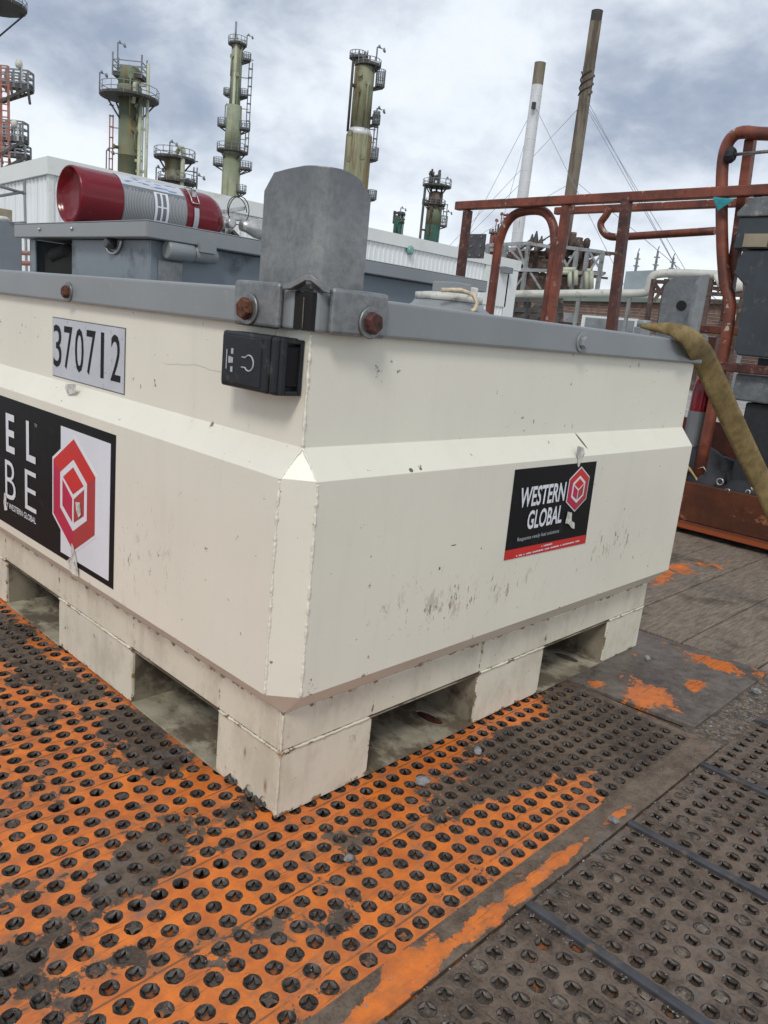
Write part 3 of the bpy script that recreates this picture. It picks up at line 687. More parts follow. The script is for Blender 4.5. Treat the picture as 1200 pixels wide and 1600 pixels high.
# corner brackets
def bracket(cx, cy, sx, sy, la=.135, lb=.095, far=False):
    T = lambda p: (cx + sx * p[0], cy + sy * p[1], p[2])
    off = .022; th = .011; r = .050
    # path of outer face: from (−off, la) down to the corner and along to (lb, −off)
    c = (-off + r, -off + r)
    st = [(-off, la, 1.224), (-off, la - .026, 1.254), (-off, .07, 1.258)] 
    for i in range(9):
        a = PI + (PI / 2) * i / 8; st.append((c[0] + r * math.cos(a), c[1] + r * math.sin(a), 1.2605))
    st += [(.05, -off, 1.257), (lb - .030, -off, 1.253), (lb, -off, 1.226)]
    m = MB(); n = len(st)
    def inner(i):
        x, y, _ = st[i]
        if i < 3: return (x + th, y)
        if i >= n - 3: return (x, y + th)
        dx_, dy_ = c[0] - x, c[1] - y; l = math.hypot(dx_, dy_); return (x + dx_ / l * th, y + dy_ / l * th)
    vs = []
    for i, (x, y, z) in enumerate(st):
        xi, yi = inner(i); vs += [T((x, y, 1.056)), T((x, y, z)), T((xi, yi, z)), T((xi, yi, 1.056))]
    fs = []
    for i in range(n - 1):
        o = i * 4
        for a_, b_ in ((0, 1), (1, 2), (2, 3), (3, 0)): fs.append((o + a_, o + 4 + a_, o + 4 + b_, o + b_))
    fs += [(0, 1, 2, 3), ((n - 1) * 4 + 3, (n - 1) * 4 + 2, (n - 1) * 4 + 1, (n - 1) * 4)]
    m.add(vs, fs)
    br = P(m, 'corner_bracket', M_zinc, bevel=.0015, seg=2, weld=True)
    def bx(mm, x0, x1, y0, y1, z0, z1):
        a = T((x0, y0, z0)); b = T((x1, y1, z1)); mm.box(min(a[0], b[0]), max(a[0], b[0]), min(a[1], b[1]), max(a[1], b[1]), z0, z1)
    # clamp plates over the rim, each with an upper shelf
    for (x0, x1, y0, y1, sh) in ((-.046, -.0315, .043, .178, (-.0314, .0, .043, .172)), (.004, .142, -.046, -.0315, (.004, .136, -.0314, .0))):
        if far and x0 > 0: continue
        mm = MB(); bx(mm, x0, x1, y0, y1, .986, 1.067); o = P(mm, 'clamp_plate', M_zinc, br, bevel=.009, seg=3); o.matrix_parent_inverse = tank_inv.copy() if False else Matrix()
        mm = MB(); bx(mm, *sh, 1.0582, 1.0665); P(mm, 'clamp_shelf', M_zinc, br, bevel=.004)
    # small arch over the slot at the corner
    mm = MB(); pts = [(-.047, .047, 1.060), (-.046, .034, 1.060), (-.043, .016, 1.062), (-.040, -.004, 1.071), (-.038, -.016, 1.077), (-.033, -.026, 1.077), (-.026, -.034, 1.071), (-.016, -.041, 1.062), (-.004, -.045, 1.060), (.008, -.047, 1.060)]
    pts = pts[1:-1]; vs = []
    for q_, p in enumerate(pts):
        nx_, ny_ = (.012, .0) if q_ < 3 else ((.0, .012) if q_ > 4 else (.009, .009))
        vs += [T((p[0], p[1], p[2] - .005)), T((p[0], p[1], p[2] + .005)), T((p[0] + nx_ * 1.4, p[1] + ny_ * 1.4, p[2] + .005)), T((p[0] + nx_ * 1.4, p[1] + ny_ * 1.4, p[2] - .005))]
    fs = []
    for q_ in range(len(pts) - 1):
        for a_, b_ in ((0, 1), (1, 2), (2, 3), (3, 0)): fs.append((q_ * 4 + a_, q_ * 4 + 4 + a_, q_ * 4 + 4 + b_, q_ * 4 + b_))
    e_ = len(pts) * 4 - 4; fs += [(0, 1, 2, 3), (e_ + 3, e_ + 2, e_ + 1, e_)]
    mm.add(vs, fs); P(mm, 'corner_arch', M_zinc, br, bevel=.0015)
    mm = MB(); bx(mm, -.020, -.012, -.012, .045, 1.0582, 1.070); bx(mm, -.012, .01, -.020, -.012, 1.0582, 1.070); P(mm, 'weld_bead', M_zinc, br, bevel=.003)
    for (p, d, mt) in (((-.046, .127, 1.016), (-1, 0, 0), M_rust), ((.096, -.046, 1.013), (0, -1, 0), M_rust2)):
        if far and d[1]: continue
        q = T(p); ax = (d[0] * sx, d[1] * sy, 0)
        b = MB(); b.lathe([(.0275, 0), (.029, .0012), (.029, .0032), (.027, .0045)], q, ax, 28); wsh = P(b, 'washer', M_zinc, br)
        b = MB(); b.lathe([(.0195, .0045), (.0205, .006), (.0205, .014), (.0175, .018)], q, ax, 6, sm=False, a0=.2); P(b, 'bolt_head', mt, br, bevel=.0015)
    return br
bracket(0, 0, 1, 1)
bracket(W, 0, -1, 1, .135, .095, far=True)
bracket(0, LEN, 1, -1); bracket(W, LEN, -1, -1)
m = MB(); m.lathe([(.016, 0), (.016, .002)], (W + .0085, .065, 1.165), (-1, 0, 0), 16); P(m, 'slot_shade_disc', M_black)  # black disc paints the dark of a hole on the inner face
# in the slot: thin seam in front of the black shade filler
m = MB(); m.tube([(-.033, -.012, .992), (-.034, -.012, 1.045)], .0012, 6); P(m, 'slot_seam', M_pwall)
# rim bolts
for (p, d, mt) in (((-.030, .909, 1.013), (-1, 0, 0), M_rust), ((.862, -.030, 1.018), (0, -1, 0), M_greyp), ((-.030, 1.6, 1.013), (-1, 0, 0), M_greyp)):
    b = MB(); b.lathe([(.0235, 0), (.0245, .001), (.0245, .003), (.023, .004)], p, d, 28); P(b, 'washer', M_greyp if mt is M_greyp else M_zinc)
    b = MB(); b.lathe([(.0150, .004), (.0158, .005), (.0158, .011), (.013, .015)], p, d, 6, sm=False); P(b, 'bolt_head', mt, bevel=.0012)
# black moulded holder under the near corner
m = MB(); m.box(-.064, -.0125, .036, .180, .872, .974); hold = P(m, 'plastic_holder', M_plastic, bevel=.005, seg=3)
m = MB(); m.box(-.066, -.062, .056, .176, .879, .967); P(m, 'holder_face', M_plastic, hold, bevel=.003)
m = MB(); m.box(-.063, -.0125, .012, .0355, .872, .974)
P(m, 'holder_collar', M_plastic, hold, bevel=.006)
m = MB(); m.box(-.056, -.020, .004, .0118, .888, .960); P(m, 'holder_insert', M_print_k, hold, bevel=.003)
m = MB(); m.box(-.060, -.052, .000, .0118, .874, .972); m.box(-.022, -.014, .000, .0118, .874, .972); m.box(-.0515, -.0225, .000, .0118, .964, .972); m.box(-.0515, -.0225, .000, .0118, .874, .882); P(m, 'holder_lip', M_plastic, hold, bevel=.002)
m = MB(); X0 = -.0665
for (y, dy_, z, dz_) in ((.160, .003, .922, .036), (.150, .008, .922, .012), (.143, .007, .938, .010), (.143, .007, .922, .010), (.143, .007, .905, .010)):
    m.face([(X0, y - dy_ / 2, z - dz_ / 2), (X0, y + dy_ / 2, z - dz_ / 2), (X0, y + dy_ / 2, z + dz_ / 2), (X0, y - dy_ / 2, z + dz_ / 2)])
P(m, 'pallet_symbol', M_print_g, hold, recalc=False)
m = MB(); cc = Vector((X0, .090, .921)); pts = arc(cc, .014, math.radians(140), math.radians(-140) , 18, Vector((0, -1, 0)), Vector((0, 0, 1)))
pts = [Vector((X0, .112, .930))] + pts + [Vector((X0, .112, .912))]
m.tube(pts, .0016, 5); P(m, 'hose_symbol', M_print_g, hold)

# ---- stickers
def flat(name, par, mat, pts, x=None, y=None, t=.0006):
    """thin film polygon on a wall plane; pts are (along, z)"""
    m = MB(); n = len(pts)
    if x is not None: a = [(x, p, z) for p, z in pts]; b = [(x + t, p, z) for p, z in pts]
    else: a = [(p, y, z) for p, z in pts]; b = [(p, y + t, z) for p, z in pts]
    m.add(a + b, [tuple(range(n)), tuple(range(2 * n - 1, n - 1, -1))] + [(i, i + n, (i + 1) % n + n, (i + 1) % n) for i in range(n)])
    return P(m, name, mat, par)
def rect(a, b, c, d): return [(a, c), (b, c), (b, d), (a, d)]
XL = -.0130
pb = flat('number_plate', tank, M_darkgrey, rect(.645, 1.041, .790, .9455), x=XL); 
pf = flat('plate_film', pb, M_film, rect(.648, 1.038, .7925, .943), x=XL - .0009)
def ltxt(s, par, mat, y_left, y_right, z0, z1, x, name='lettering', bold=0, shear=0):
    o = text(s, par, mat, (x, 0, 0), (0, -1, 0), (0, 0, 1), (-1, 0, 0), -y_left, -y_right, z0, z1, name, bold, shear); o.matrix_parent_inverse = Matrix(); return o
for i, ch in enumerate('370712'):
    sh_ = .012 if ch == '1' else 0
    o = ltxt(ch, pb, M_print_k, 1.033 - sh_ - .0640 * i, 1.033 - sh_ - .0640 * i - (.049 if ch != '1' else .017), .8165, .9265, XL - .0014, 'digit', .004)
XB = -.0590
big = flat('panel_sticker', tank, M_print_k, rect(.594, 1.602, .327, .704), x=XB)
flat('white_field', big, M_print_w, rect(.617, .884, .342, .680), x=XB - .0007)
def logo(par, oa, oz, wa, hz_, mk, sgn):
    """isometric cube inside a hexagon: outer white edge, red hexagon facets, white cube outline, three faces"""
    def Q(pts, k): return [(oa + sgn * px_ * wa * k, oz + pz * hz_ * k) for px_, pz in pts]
    hexp = [(0, 1), (1, .5), (1, -.5), (0, -1), (-1, -.5), (-1, .5)]
    mk('logo_edge', M_print_w, Q(hexp, 1.06), 1)
    mk('logo_top', M_print_r, Q([(0, 1), (1, .5), (0, 0), (-1, .5)], 1), 2)
    mk('logo_left', M_print_r3, Q([(-1, .5), (0, 0), (0, -1), (-1, -.5)], 1), 2)
    mk('logo_right', M_print_r2, Q([(1, .5), (1, -.5), (0, -1), (0, 0)], 1), 2)
    mk('logo_outline', M_print_w, Q(hexp, .64), 3)
    g_ = .52; e = .055
    mk('cube_top', M_print_r, Q([(0, 1 - .02), (1 - .05, .5), (0, .05), (-1 + .05, .5)], g_), 4)
    mk('cube_left', M_print_r3, Q([(-1, .40), (-.08, -.10), (-.08, -.92), (-1, -.5)], g_), 4)
    mk('cube_right', M_print_r2, Q([(1, .40), (1, -.5), (.08, -.92), (.08, -.10)], g_), 4)
logo(big, .808, .512, .118, .146, lambda n, mt, p, k: flat(n, big, mt, p, x=XB - .0008 - .0005 * k), -1)
for ch, y in zip('FUEL', (1.534, 1.390, 1.246, 1.102)): ltxt(ch, big, M_print_w, y, y - .062, .548, .660, XB - .0016, 'letter', .018)
for ch, y in zip('CUBE', (1.540, 1.398, 1.256, 1.113)): ltxt(ch, big, M_print_w, y, y - .076, .408, .522, XB - .0016, 'letter', -.008)
ltxt('TM', big, M_print_g, 1.046, 1.030, .651, .660, XB - .0016)
ltxt('BY WESTERN GLOBAL', big, M_print_w, 1.262, 1.040, .378, .396, XB - .0016, bold=.01)
YB = -.0590
sm_ = flat('square_sticker', tank, M_print_k, [(.612, .4865), (.998, .4785), (.988, .711), (.606, .712)], y=YB)
flat('red_band', sm_, M_print_r, [(.6125, .4870), (.9975, .4790), (.9968, .5035), (.6120, .5115)], y=YB - .0008)
logo(sm_, .909, .640, .048, .058, lambda n, mt, p, k: flat(n, sm_, mt, p, y=YB - .0010 - .0005 * k), 1)
def rtxt(s, par, mat, x0, x1, z0, z1, y, name='lettering', bold=0, shear=0):
    o = text(s, par, mat, (0, y, 0), (1, 0, 0), (0, 0, 1), (0, -1, 0), x0, x1, z0, z1, name, bold, shear); o.matrix_parent_inverse = Matrix(); return o
rtxt('WESTERN', sm_, M_print_w, .642, .846, .6145, .6655, YB - .0016, bold=.022)
rtxt('GLOBAL', sm_, M_print_w, .688, .848, .555, .604, YB - .0016, bold=.022)
rtxt('Response ready fuel solutions', sm_, M_print_g, .655, .845, .526, .539, YB - .0016, bold=.004)
# two rows of print too small to read: short strokes only
m = MB(); random.seed(4)
for (xa, xe, za, zh) in ((.770, .822, .4995, .0040), (.66, .955, .4890, .0042)):
    x = xa
    while x < xe:
        w_ = random.uniform(.0025, .006); m.face([(x, YB - .0016, za), (x + w_, YB - .0016, za), (x + w_, YB - .0016, za + zh * random.uniform(.7, 1)), (x, YB - .0016, za + zh)])
        x += w_ + random.choice([.0012, .0012, .0012, .007])
P(m, 'fine_print', M_print_w, sm_, recalc=False)['kind'] = 'stuff'
# peeled spots and tape
flat('torn_patch', sm_, M_tape, [(.872, .583), (.893, .578), (.898, .555), (.915, .548), (.921, .530), (.903, .535), (.885, .548), (.868, .552)], y=YB - .0036)
flat('tape_scrap', tank, M_tape, [(.872, .758), (.905, .752), (.915, .735), (.903, .717), (.896, .700), (.888, .705), (.886, .722), (.873, .735)], y=YB - .0012)
flat('tape_scrap', tank, M_tape, [(.846, .790), (.905, .785), (.912, .772), (.893, .757), (.852, .768)], x=-.0375)
flat('torn_patch', big, M_tape, [(.812, .385), (.800, .380), (.775, .325), (.772, .306), (.800, .302), (.830, .312), (.842, .328), (.812, .350)], x=XB - .0042)
flat('torn_patch', big, M_tape, [(.79, .50), (.765, .505), (.760, .475), (.772, .462), (.785, .478)], x=XB - .0046)
flat('torn_patch', big, M_tape, [(1.262, .420), (1.246, .412), (1.250, .385), (1.240, .372), (1.262, .365), (1.268, .39)], x=XB - .0030)

# ---- fittings on top
def hexcap(x, y, r, capm, h=.055, z=1.048):
    m = MB(); m.lathe([(r * 1.5, 0), (r * 1.5, .006), (r * 1.15, .012)], (x, y, z), n=28); o = P(m, 'pipe_fitting', M_greyp)
    m = MB(); m.lathe([(r, .012), (r, .012 + h * .5)], (x, y, z), n=6, sm=False, a0=.3); P(m, 'hexagon_nut', M_greyp, o, bevel=.002)
    m = MB(); m.lathe([(r * .72, .012 + h * .5), (r * .72, .008 + h), (r * .6, .012 + h)], (x, y, z), n=20); P(m, 'plug', capm, o)
hexcap(.10, 1.20, .036, M_whitecap, .062); hexcap(1.44, .10, .030, M_greyp, .045); hexcap(.9, 1.6, .03, M_greyp)
m = MB(); m.lathe([(.110, 0), (.110, .004), (.085, .022), (.080, .030)], (.53, .14, 1.048), n=32); o = P(m, 'hatch_flange', M_greyp)
m = MB(); m.lathe([(.075, .0305), (.080, .032), (.080, .046), (.050, .050)], (.53, .14, 1.048), n=24); P(m, 'hatch_cap', M_whitecap, o)
m = MB(); m.box(.50, .56, .10, .17, 1.098, 1.122); P(m, 'hatch_lug', M_greyp, o, bevel=.003)
m = MB(); m.box(.562, .60, .11, .16, 1.098, 1.118); P(m, 'hatch_lug', M_whitecap, o, bevel=.003)
m = MB(); m.tube([(.43, .08, 1.098), (.47, .06, 1.103), (.50, .045, 1.096), (.505, .035, 1.08), (.49, .028, 1.064), (.47, .024, 1.058)], .005, 7); P(m, 'cord', M_cord, o)
vb = pln(6, 350, 0, .55)
m = MB(); m.box(.50, .62, vb.y - .03, vb.y + .10, 1.048, pln(6, 345, 0, .55).z); P(m, 'vent_box', M_greyd, bevel=.004)
m = MB(); m.lathe([(.03, 0), (.035, .01), (.02, .02)], (.55, vb.y + .02, pln(6, 345, 0, .55).z), n=14); P(m, 'vent_cap', M_whitecap)
# ---- pump enclosure with lid
x0, x1, y0, y1 = .05, 1.245, .655, 1.345
m = MB(); m.box(x0, x1, y0, y0 + .006, 1.048, 1.150); m.box(x0, x1, y1 - .006, y1, 1.048, 1.150); m.box(x1 - .006, x1, y0 + .006, y1 - .006, 1.048, 1.150)
m.box(x0, x0 + .006, y0 + .006, 1.068, 1.048, 1.150); m.box(x0, x0 + .006, 1.305, y1 - .006, 1.048, 1.150); m.box(.35, .356, y0 + .006, y1 - .006, 1.048, 1.150)
enc = P(m, 'pump_enclosure', M_greyd, bevel=.002)
m = MB(); m.box(.065, .30, 1.09, 1.28, 1.055, 1.120); m.tube([(.10, 1.10, 1.10), (.07, 1.14, 1.125), (.07, 1.22, 1.11), (.12, 1.27, 1.08)], .02, 8); P(m, 'hollow_shade', M_black, enc, bevel=.01)  # near-black block and tube paint the shade inside the enclosure's open side
m = MB()
m.box(.020, 1.296, .620, 1.380, 1.1865, 1.1895); m.box(.020, 1.296, .620, .624, 1.152, 1.1862); m.box(.020, 1.296, 1.376, 1.380, 1.152, 1.1862); m.box(.020, .024, .6245, 1.3755, 1.152, 1.1862); m.box(1.292, 1.296, .6245, 1.3755, 1.152, 1.1862)
m.box(.0245, 1.2915, .6245, 1.3755, 1.151, 1.154)
lid = P(m, 'enclosure_lid', M_greyp, enc, bevel=.0018)
for y in (1.00, 1.20):
    b = MB(); b.lathe([(.005, 0), (.005, .003), (.003, .005)], (.020, y, 1.172), (-1, 0, 0), 10); P(b, 'rivet', M_steel, enc)
m = MB(); m.tube(arc((.046, .83, 1.150), .042, math.radians(180), math.radians(360), 14, Vector((0, 1, 0)), Vector((0, 0, .8))), .0032, 6); P(m, 'pull_ring', M_steel, enc)
m = MB(); m.lathe([(.014, 0), (.014, .02), (.010, .024)], (.05, .83, 1.140), (-1, 0, 0), 10); P(m, 'ring_stud', M_bar, enc)
m = MB(); m.lathe([(.0185, 0), (.021, .003), (.021, .067), (.019, .070)], (.078, .634, 1.132), (1, 0, 0), 22); P(m, 'hinge_knuckle', M_greyp, enc)
m = MB(); m.lathe([(.0165, .072), (.018, .075), (.018, .132), (.015, .136)], (.078, .634, 1.132), (1, 0, 0), 22); m.box(.155, .200, .610, .655, 1.137, 1.158); P(m, 'hinge_knuckle', M_greyp, enc)
m = MB(); m.box(.070, .135, .6510, .6545, 1.050, 1.108); P(m, 'hinge_plate', M_zinc, enc, bevel=.002)
m = MB(); m.box(1.246, 1.262, .67, .70, 1.06, 1.15); P(m, 'hinge_plate', M_rust, enc)

# ------------------------------------------------------------------ extinguisher lying on the lid
EY, EZ, ER = 1.10, 1.1895 + .076, .0755
ext = thing('fire_extinguisher', (.05, EY, 1.1895), 'red fire extinguisher with printed silver label lying on the grey lid', 'fire extinguisher')
def PE(m, name, mats, **k):
    o = m.build(name, mats, ext, **k); o.matrix_parent_inverse = Matrix.Translation((-.05, -EY, -1.1895)); return o
R_ = ER
prof = [(.001, .022), (R_ * .55, .018), (R_ * .80, .010), (R_ * .90, .0), (R_ * .93, -.006), (R_ * .965, -.008), (R_, -.002), (R_, .012), (R_, .395), (R_ * .97, .415), (R_ * .85, .435), (R_ * .62, .452), (R_ * .40, .462), (R_ * .34, .468)]
m = MB(); m.lathe(prof, (.062, EY, EZ), (1, 0, 0), 48, caps=False); PE(m, 'cylinder', M_red)
m = MB()
def patch(m, x0, x1, a0, a1, r, n=18, mi=0):
    for i in range(n):
        p, q = a0 + (a1 - a0) * i / n, a0 + (a1 - a0) * (i + 1) / n
        m.face([(x0, EY - r * math.sin(p), EZ + r * math.cos(p)), (x1, EY - r * math.sin(p), EZ + r * math.cos(p)), (x1, EY - r * math.sin(q), EZ + r * math.cos(q)), (x0, EY - r * math.sin(q), EZ + r * math.cos(q))], mi, True)
LX0, LX1 = .175, .372
patch(m, LX0, LX1, -.9, 2.5, R_ + .0007, 30); PE(m, 'label', M_lab, recalc=False)
for (xa, xb_) in ((LX0 + .004, .265), (.315, LX1 - .006)):
    m = MB(); x = xa
    while x < xb_: patch(m, x, x + .0022, 1.0 + random.uniform(0, .12), 2.42, R_ + .0011, 12); x += .0046
    PE(m, 'small_print', M_whitefade, recalc=False)['kind'] = 'stuff'
m = MB(); patch(m, LX0, LX1 - .004, .05, .90, R_ + .0010, 14); PE(m, 'label_head', M_film, recalc=False)
m = MB()
for (xa, xb_) in ((.268, .276), (.287, .293), (.304, .312)): patch(m, xa, xb_, .98, 2.45, R_ + .0013, 14)
for aa in (.98, 1.5, 2.0): patch(m, .276, .304, aa, aa + .05, R_ + .0013, 2)
PE(m, 'label_table', M_print_w, recalc=False)
m = MB(); random.seed(3)
for i in range(26):
    x = random.uniform(LX0 + .005, LX1 - .03); a = random.uniform(.12, .8); patch(m, x, x + random.uniform(.008, .03), a, a + random.uniform(.02, .05), R_ + .0016, 2)
PE(m, 'label_blocks', simple('blue_print', (.12, .25, .50), .4, 0, .2, 20, None, bump=0), recalc=False)
m = MB(); patch(m, .392, .412, -PI, PI, R_ + .0012, 40); PE(m, 'strap_band', M_redlad if False else M_red, recalc=False)
m = MB(); patch(m, .394, .410, 1.30, 2.4, R_ + .0022, 12); PE(m, 'strap_end', M_print_g, recalc=False)
m = MB()
for x in (.388, .412): m.tube([(x, EY - (R_ + .004) * math.sin(a), EZ + (R_ + .006) * math.cos(a)) for a in [.35 + .1 * i for i in range(9)]], .0018, 6)
m.tube([(.388, EY - (R_ + .006) * math.sin(.35), EZ + (R_ + .008) * math.cos(.35)), (.412, EY - (R_ + .006) * math.sin(.35), EZ + (R_ + .008) * math.cos(.35))], .0018, 6)
m.tube([(.388, EY - (R_ + .006) * math.sin(1.15), EZ + (R_ + .006) * math.cos(1.15)), (.412, EY - (R_ + .006) * math.sin(1.15), EZ + (R_ + .006) * math.cos(1.15))], .0018, 6)
m.box(.396, .408, EY - .058, EY - .04, EZ + .052, EZ + .072); PE(m, 'buckle', M_steel)
vx = .062 + .468
m = MB(); m.lathe([(.024, 0), (.024, .012), (.017, .014), (.017, .045), (.012, .05)], (vx, EY, EZ), (1, 0, 0), 16); m.box(vx + .012, vx + .040, EY - .018, EY + .018, EZ - .030, EZ + .020)
m.lathe([(.013, 0), (.015, .01), (.015, .018), (.010, .020)], (vx + .025, EY - .018, EZ + .003), (0, -1, 0), 14); PE(m, 'valve', M_steel, bevel=.002)
m = MB()
for (z0, z1, x_, l) in ((.030, .052, vx + .012, .075), (.016, .020, vx + .04, .085)):
    vs = [(x_, EY - .012, EZ + z0), (x_, EY + .012, EZ + z0), (x_ + l, EY + .013, EZ + z1), (x_ + l, EY - .013, EZ + z1)]
    m.add(vs + [(a, b, c + .012) for a, b, c in vs], [(0, 1, 2, 3), (7, 6, 5, 4), (0, 4, 5, 1), (1, 5, 6, 2), (2, 6, 7, 3), (3, 7, 4, 0)])
PE(m, 'squeeze_handle', M_steel, bevel=.002)
m = MB()
cc = Vector((vx + .055, EY - .02, EZ + .045))
m.tube([cc + Vector((.030 * math.cos(a) * 1.1, .012 * math.sin(a * .7), .042 * math.sin(a))) for a in [i * .35 for i in range(30)]], .0016, 5); PE(m, 'pin_tie', M_hose)
m = MB(); m.lathe([(.015, .0), (.018, .02), (.029, .05), (.036, .110), (.036, .116)], (vx + .05, EY - .045, EZ + .0), (.97, -.12, -.02), 20); PE(m, 'discharge_horn', M_steel)
m = MB(); m.tube([(vx + .03, EY - .03, EZ - .02), (vx + .06, EY - .04, EZ - .045), (vx + .09, EY - .03, EZ - .066), (vx + .14, EY + .0, EZ - .070), (vx + .20, EY + .05, EZ - .070)], .0075, 8); PE(m, 'hose', M_hose)

# ------------------------------------------------------------------ webbing strap over the far corner
def ribbon(m, pts, wdir, wid, th=.003, ruff=0):
    n = len(pts); vs = []; k = 6
    for i in range(n):
        p = Vector(pts[i]); wd = Vector(wdir[i]).normalized(); ww = wid[i] if isinstance(wid, list) else wid
        tg = (Vector(pts[min(i + 1, n - 1)]) - Vector(pts[max(i - 1, 0)])).normalized(); nr = tg.cross(wd).normalized()
        for s_ in (0, 1):
            for j in range(k + 1):
                u = j / k - .5
                e = math.cos(u * PI) * .006 + (random.uniform(-ruff, ruff) if ruff else 0)
                vs.append(p + wd * (ww * u) + nr * (e - s_ * th))
    s2 = 2 * (k + 1); fs = []
    for i in range(n - 1):
        a = i * s2; b = a + s2
        for j in range(k):
            fs.append((a + j, a + j + 1, b + j + 1, b + j)); fs.append((b + k + 1 + j, b + k + 2 + j, a + k + 2 + j, a + k + 1 + j))
        fs.append((a, b, b + k + 1, a + k + 1)); fs.append((a + k, a + 2 * k + 1, b + 2 * k + 1, b + k))
    m.add(vs, fs, sm=True)
def spline(pts, n):
    out = []; P_ = [Vector(p) for p in pts]; P_ = [P_[0] * 2 - P_[1]] + P_ + [P_[-1] * 2 - P_[-2]]
    for i in range(1, len(P_) - 2):
        for j in range(n):
            t_ = j / n; a, b, c, d = P_[i - 1:i + 3]
            out.append(.5 * ((2 * b) + (c - a) * t_ + (2 * a - 5 * b + 4 * c - d) * t_ ** 2 + (3 * b - a - 3 * c + d) * t_ ** 3))
    out.append(P_[-2]); return out
strap_pts = [tuple(pln(u, v, 1, y)) for u, v, y in ((1018, 511, .03), (1034, 513, .0), (1052, 516, -.032), (1072, 525, -.050), (1088, 540, -.060))] + [tuple(pln(u, v, 0, x)) for u, v, x in ((1105, 570, 1.70), (1124, 612, 1.79), (1148, 665, 1.92), (1178, 728, 2.07), (1206, 784, 2.19), (1250, 880, 2.38))] + [(2.60, -.50, .01)]
sp = spline(strap_pts, 7); wdv = []; wdl = []
for i, p in enumerate(sp):
    f = i / (len(sp) - 1)
    a = Vector((.1, .5, .85)).lerp(Vector((.67, -.53, .40)), min(1, max(0, (f - .12) * 2.6))); wdv.append(a); wdl.append(.022 + .062 * min(1, f * 2.4))
m = MB(); random.seed(11); ribbon(m, sp, wdv, wdl, .004, .0012)
m.tube([sp[0] + Vector((-.03, .02, .0)), sp[3] + Vector((0, .01, .0)), sp[10] + Vector((0, .012, -.004)), sp[17] + Vector((0, .012, -.004))], [.006, .012, .010, .004], 6, sm=True)
tag(m.build('webbing_strap', M_olive), 'frayed olive green webbing strap draped over the far corner of the tank', 'strap')

# ------------------------------------------------------------------ orange lift basket
BXF, BXB = 3.55, 4.35
bk = thing('lift_basket', (3.95, 1.2, 0), 'chipped orange red steel man basket with arched rails standing on the deck', 'lift basket')
binv = Matrix.Translation((-3.95, -1.2, 0))
def PB(m, name, mats, **k):
    o = m.build(name, mats, None, **k); o.parent = bk; o.matrix_parent_inverse = binv; return o
y_lo, y_hi = -.75, 2.72
m = MB(); m.box(BXF - .02, BXF + .012, y_lo, y_hi, .075, .300); m.box(BXF - .035, BXF + .012, y_lo, y_hi, .030, .074); PB(m, 'toe_board', M_toe, bevel=.004)
m = MB(); m.box(BXF + .013, BXB - .015, y_lo, y_hi, .09, .12); PB(m, 'basket_floor', M_dred)
m = MB(); m.box(BXB - .012, BXB + .012, y_lo, y_hi, .09, .60); PB(m, 'rear_board', M_orange, bevel=.004)
for y in (y_lo + .1, .9, 1.9): 
    m = MB(); m.box(BXF + .05, BXB - .05, y, y + .08, .004, .0895); PB(m, 'skid', M_dred)
def bar(name, a, b, wd, ht=None, mt=M_orange): 
    m = MB(); m.beam(a, b, wd, ht); return PB(m, name, mt, bevel=.006)
def pf_(u, v): q = pln(u, v, 0, BXF); return (BXF, q.y, q.z)
def pbk(u, v): q = pln(u, v, 0, BXB); return (BXB, q.y, q.z)
zt = 1.885
bar('top_rail', (BXF, 2.70, 1.862), (BXF, y_lo, 1.905), .055, .055)
bar('post', (BXF + .005, 2.60, .30), (BXF + .005, 2.60, 1.833), .050, .055, M_dred)
yL = pf_(768, 400)[1]; yR = pf_(857, 400)[1]; zc_ = 1.70
def tb(name, pts, r, mt=M_orange, n=8): 
    m = MB(); m.tube(pts, r, n); return PB(m, name, mt)
hp = [(BXF + .06, yL, .30), (BXF + .06, yL, 1.45), (BXF + .06, yL - .01, 1.65), (BXF + .06, yL - .06, 1.77), (BXF + .06, yL - .15, 1.822), (BXF + .06, yR + .15, 1.828), (BXF + .06, yR + .06, 1.77), (BXF + .06, yR + .01, 1.65), (BXF + .06, yR, 1.45), (BXF + .06, yR, .30)]
tb('gate_hoop', [p for p in spline(hp, 4)], .031)
p0 = pf_(740, 367); p1 = pf_(760, 405)
m = MB(); m.box(BXF - .045, BXF - .030, min(p0[1], p1[1]), max(p0[1], p1[1]), p1[2], p0[2]); hg = PB(m, 'hinge_plate', M_bar, bevel=.002)
m = MB()
for a in (.12, .5, .88):
    for b in (.2, .8):
        y_ = p1[1] + (p0[1] - p1[1]) * b; z_ = p1[2] + (p0[2] - p1[2]) * a; m.lathe([(.008, 0), (.008, .006)], (BXF - .045, y_, z_), (-1, 0, 0), 6)
o = m.build('hinge_bolts', M_zinc, None); o.parent = hg
yy = pf_(873, 400)[1]; bar('post', (BXF + .01, yy, .30), (BXF + .01, yy, 1.85), .050, .055)
yy = pf_(966, 400)[1]; bar('post', (BXF - .005, pf_(966, 510)[1], .30), (BXF - .005, yy, 1.872), .055, .055, M_dred)
a = pbk(868, 330); b = pbk(1118, 319); bar('rear_rail', a, (BXB, b[1] - 1.2, b[2] + .02), .05, .05)
q = [pbk(957, 326), pbk(950, 338), pbk(942, 350), pbk(945, 362), pbk(955, 370), pbk(975, 371), pbk(1040, 367), pbk(1120, 362)]
tb('loop_rail', spline([(BXB - .03, y, z) for _, y, z in q], 4), .026)
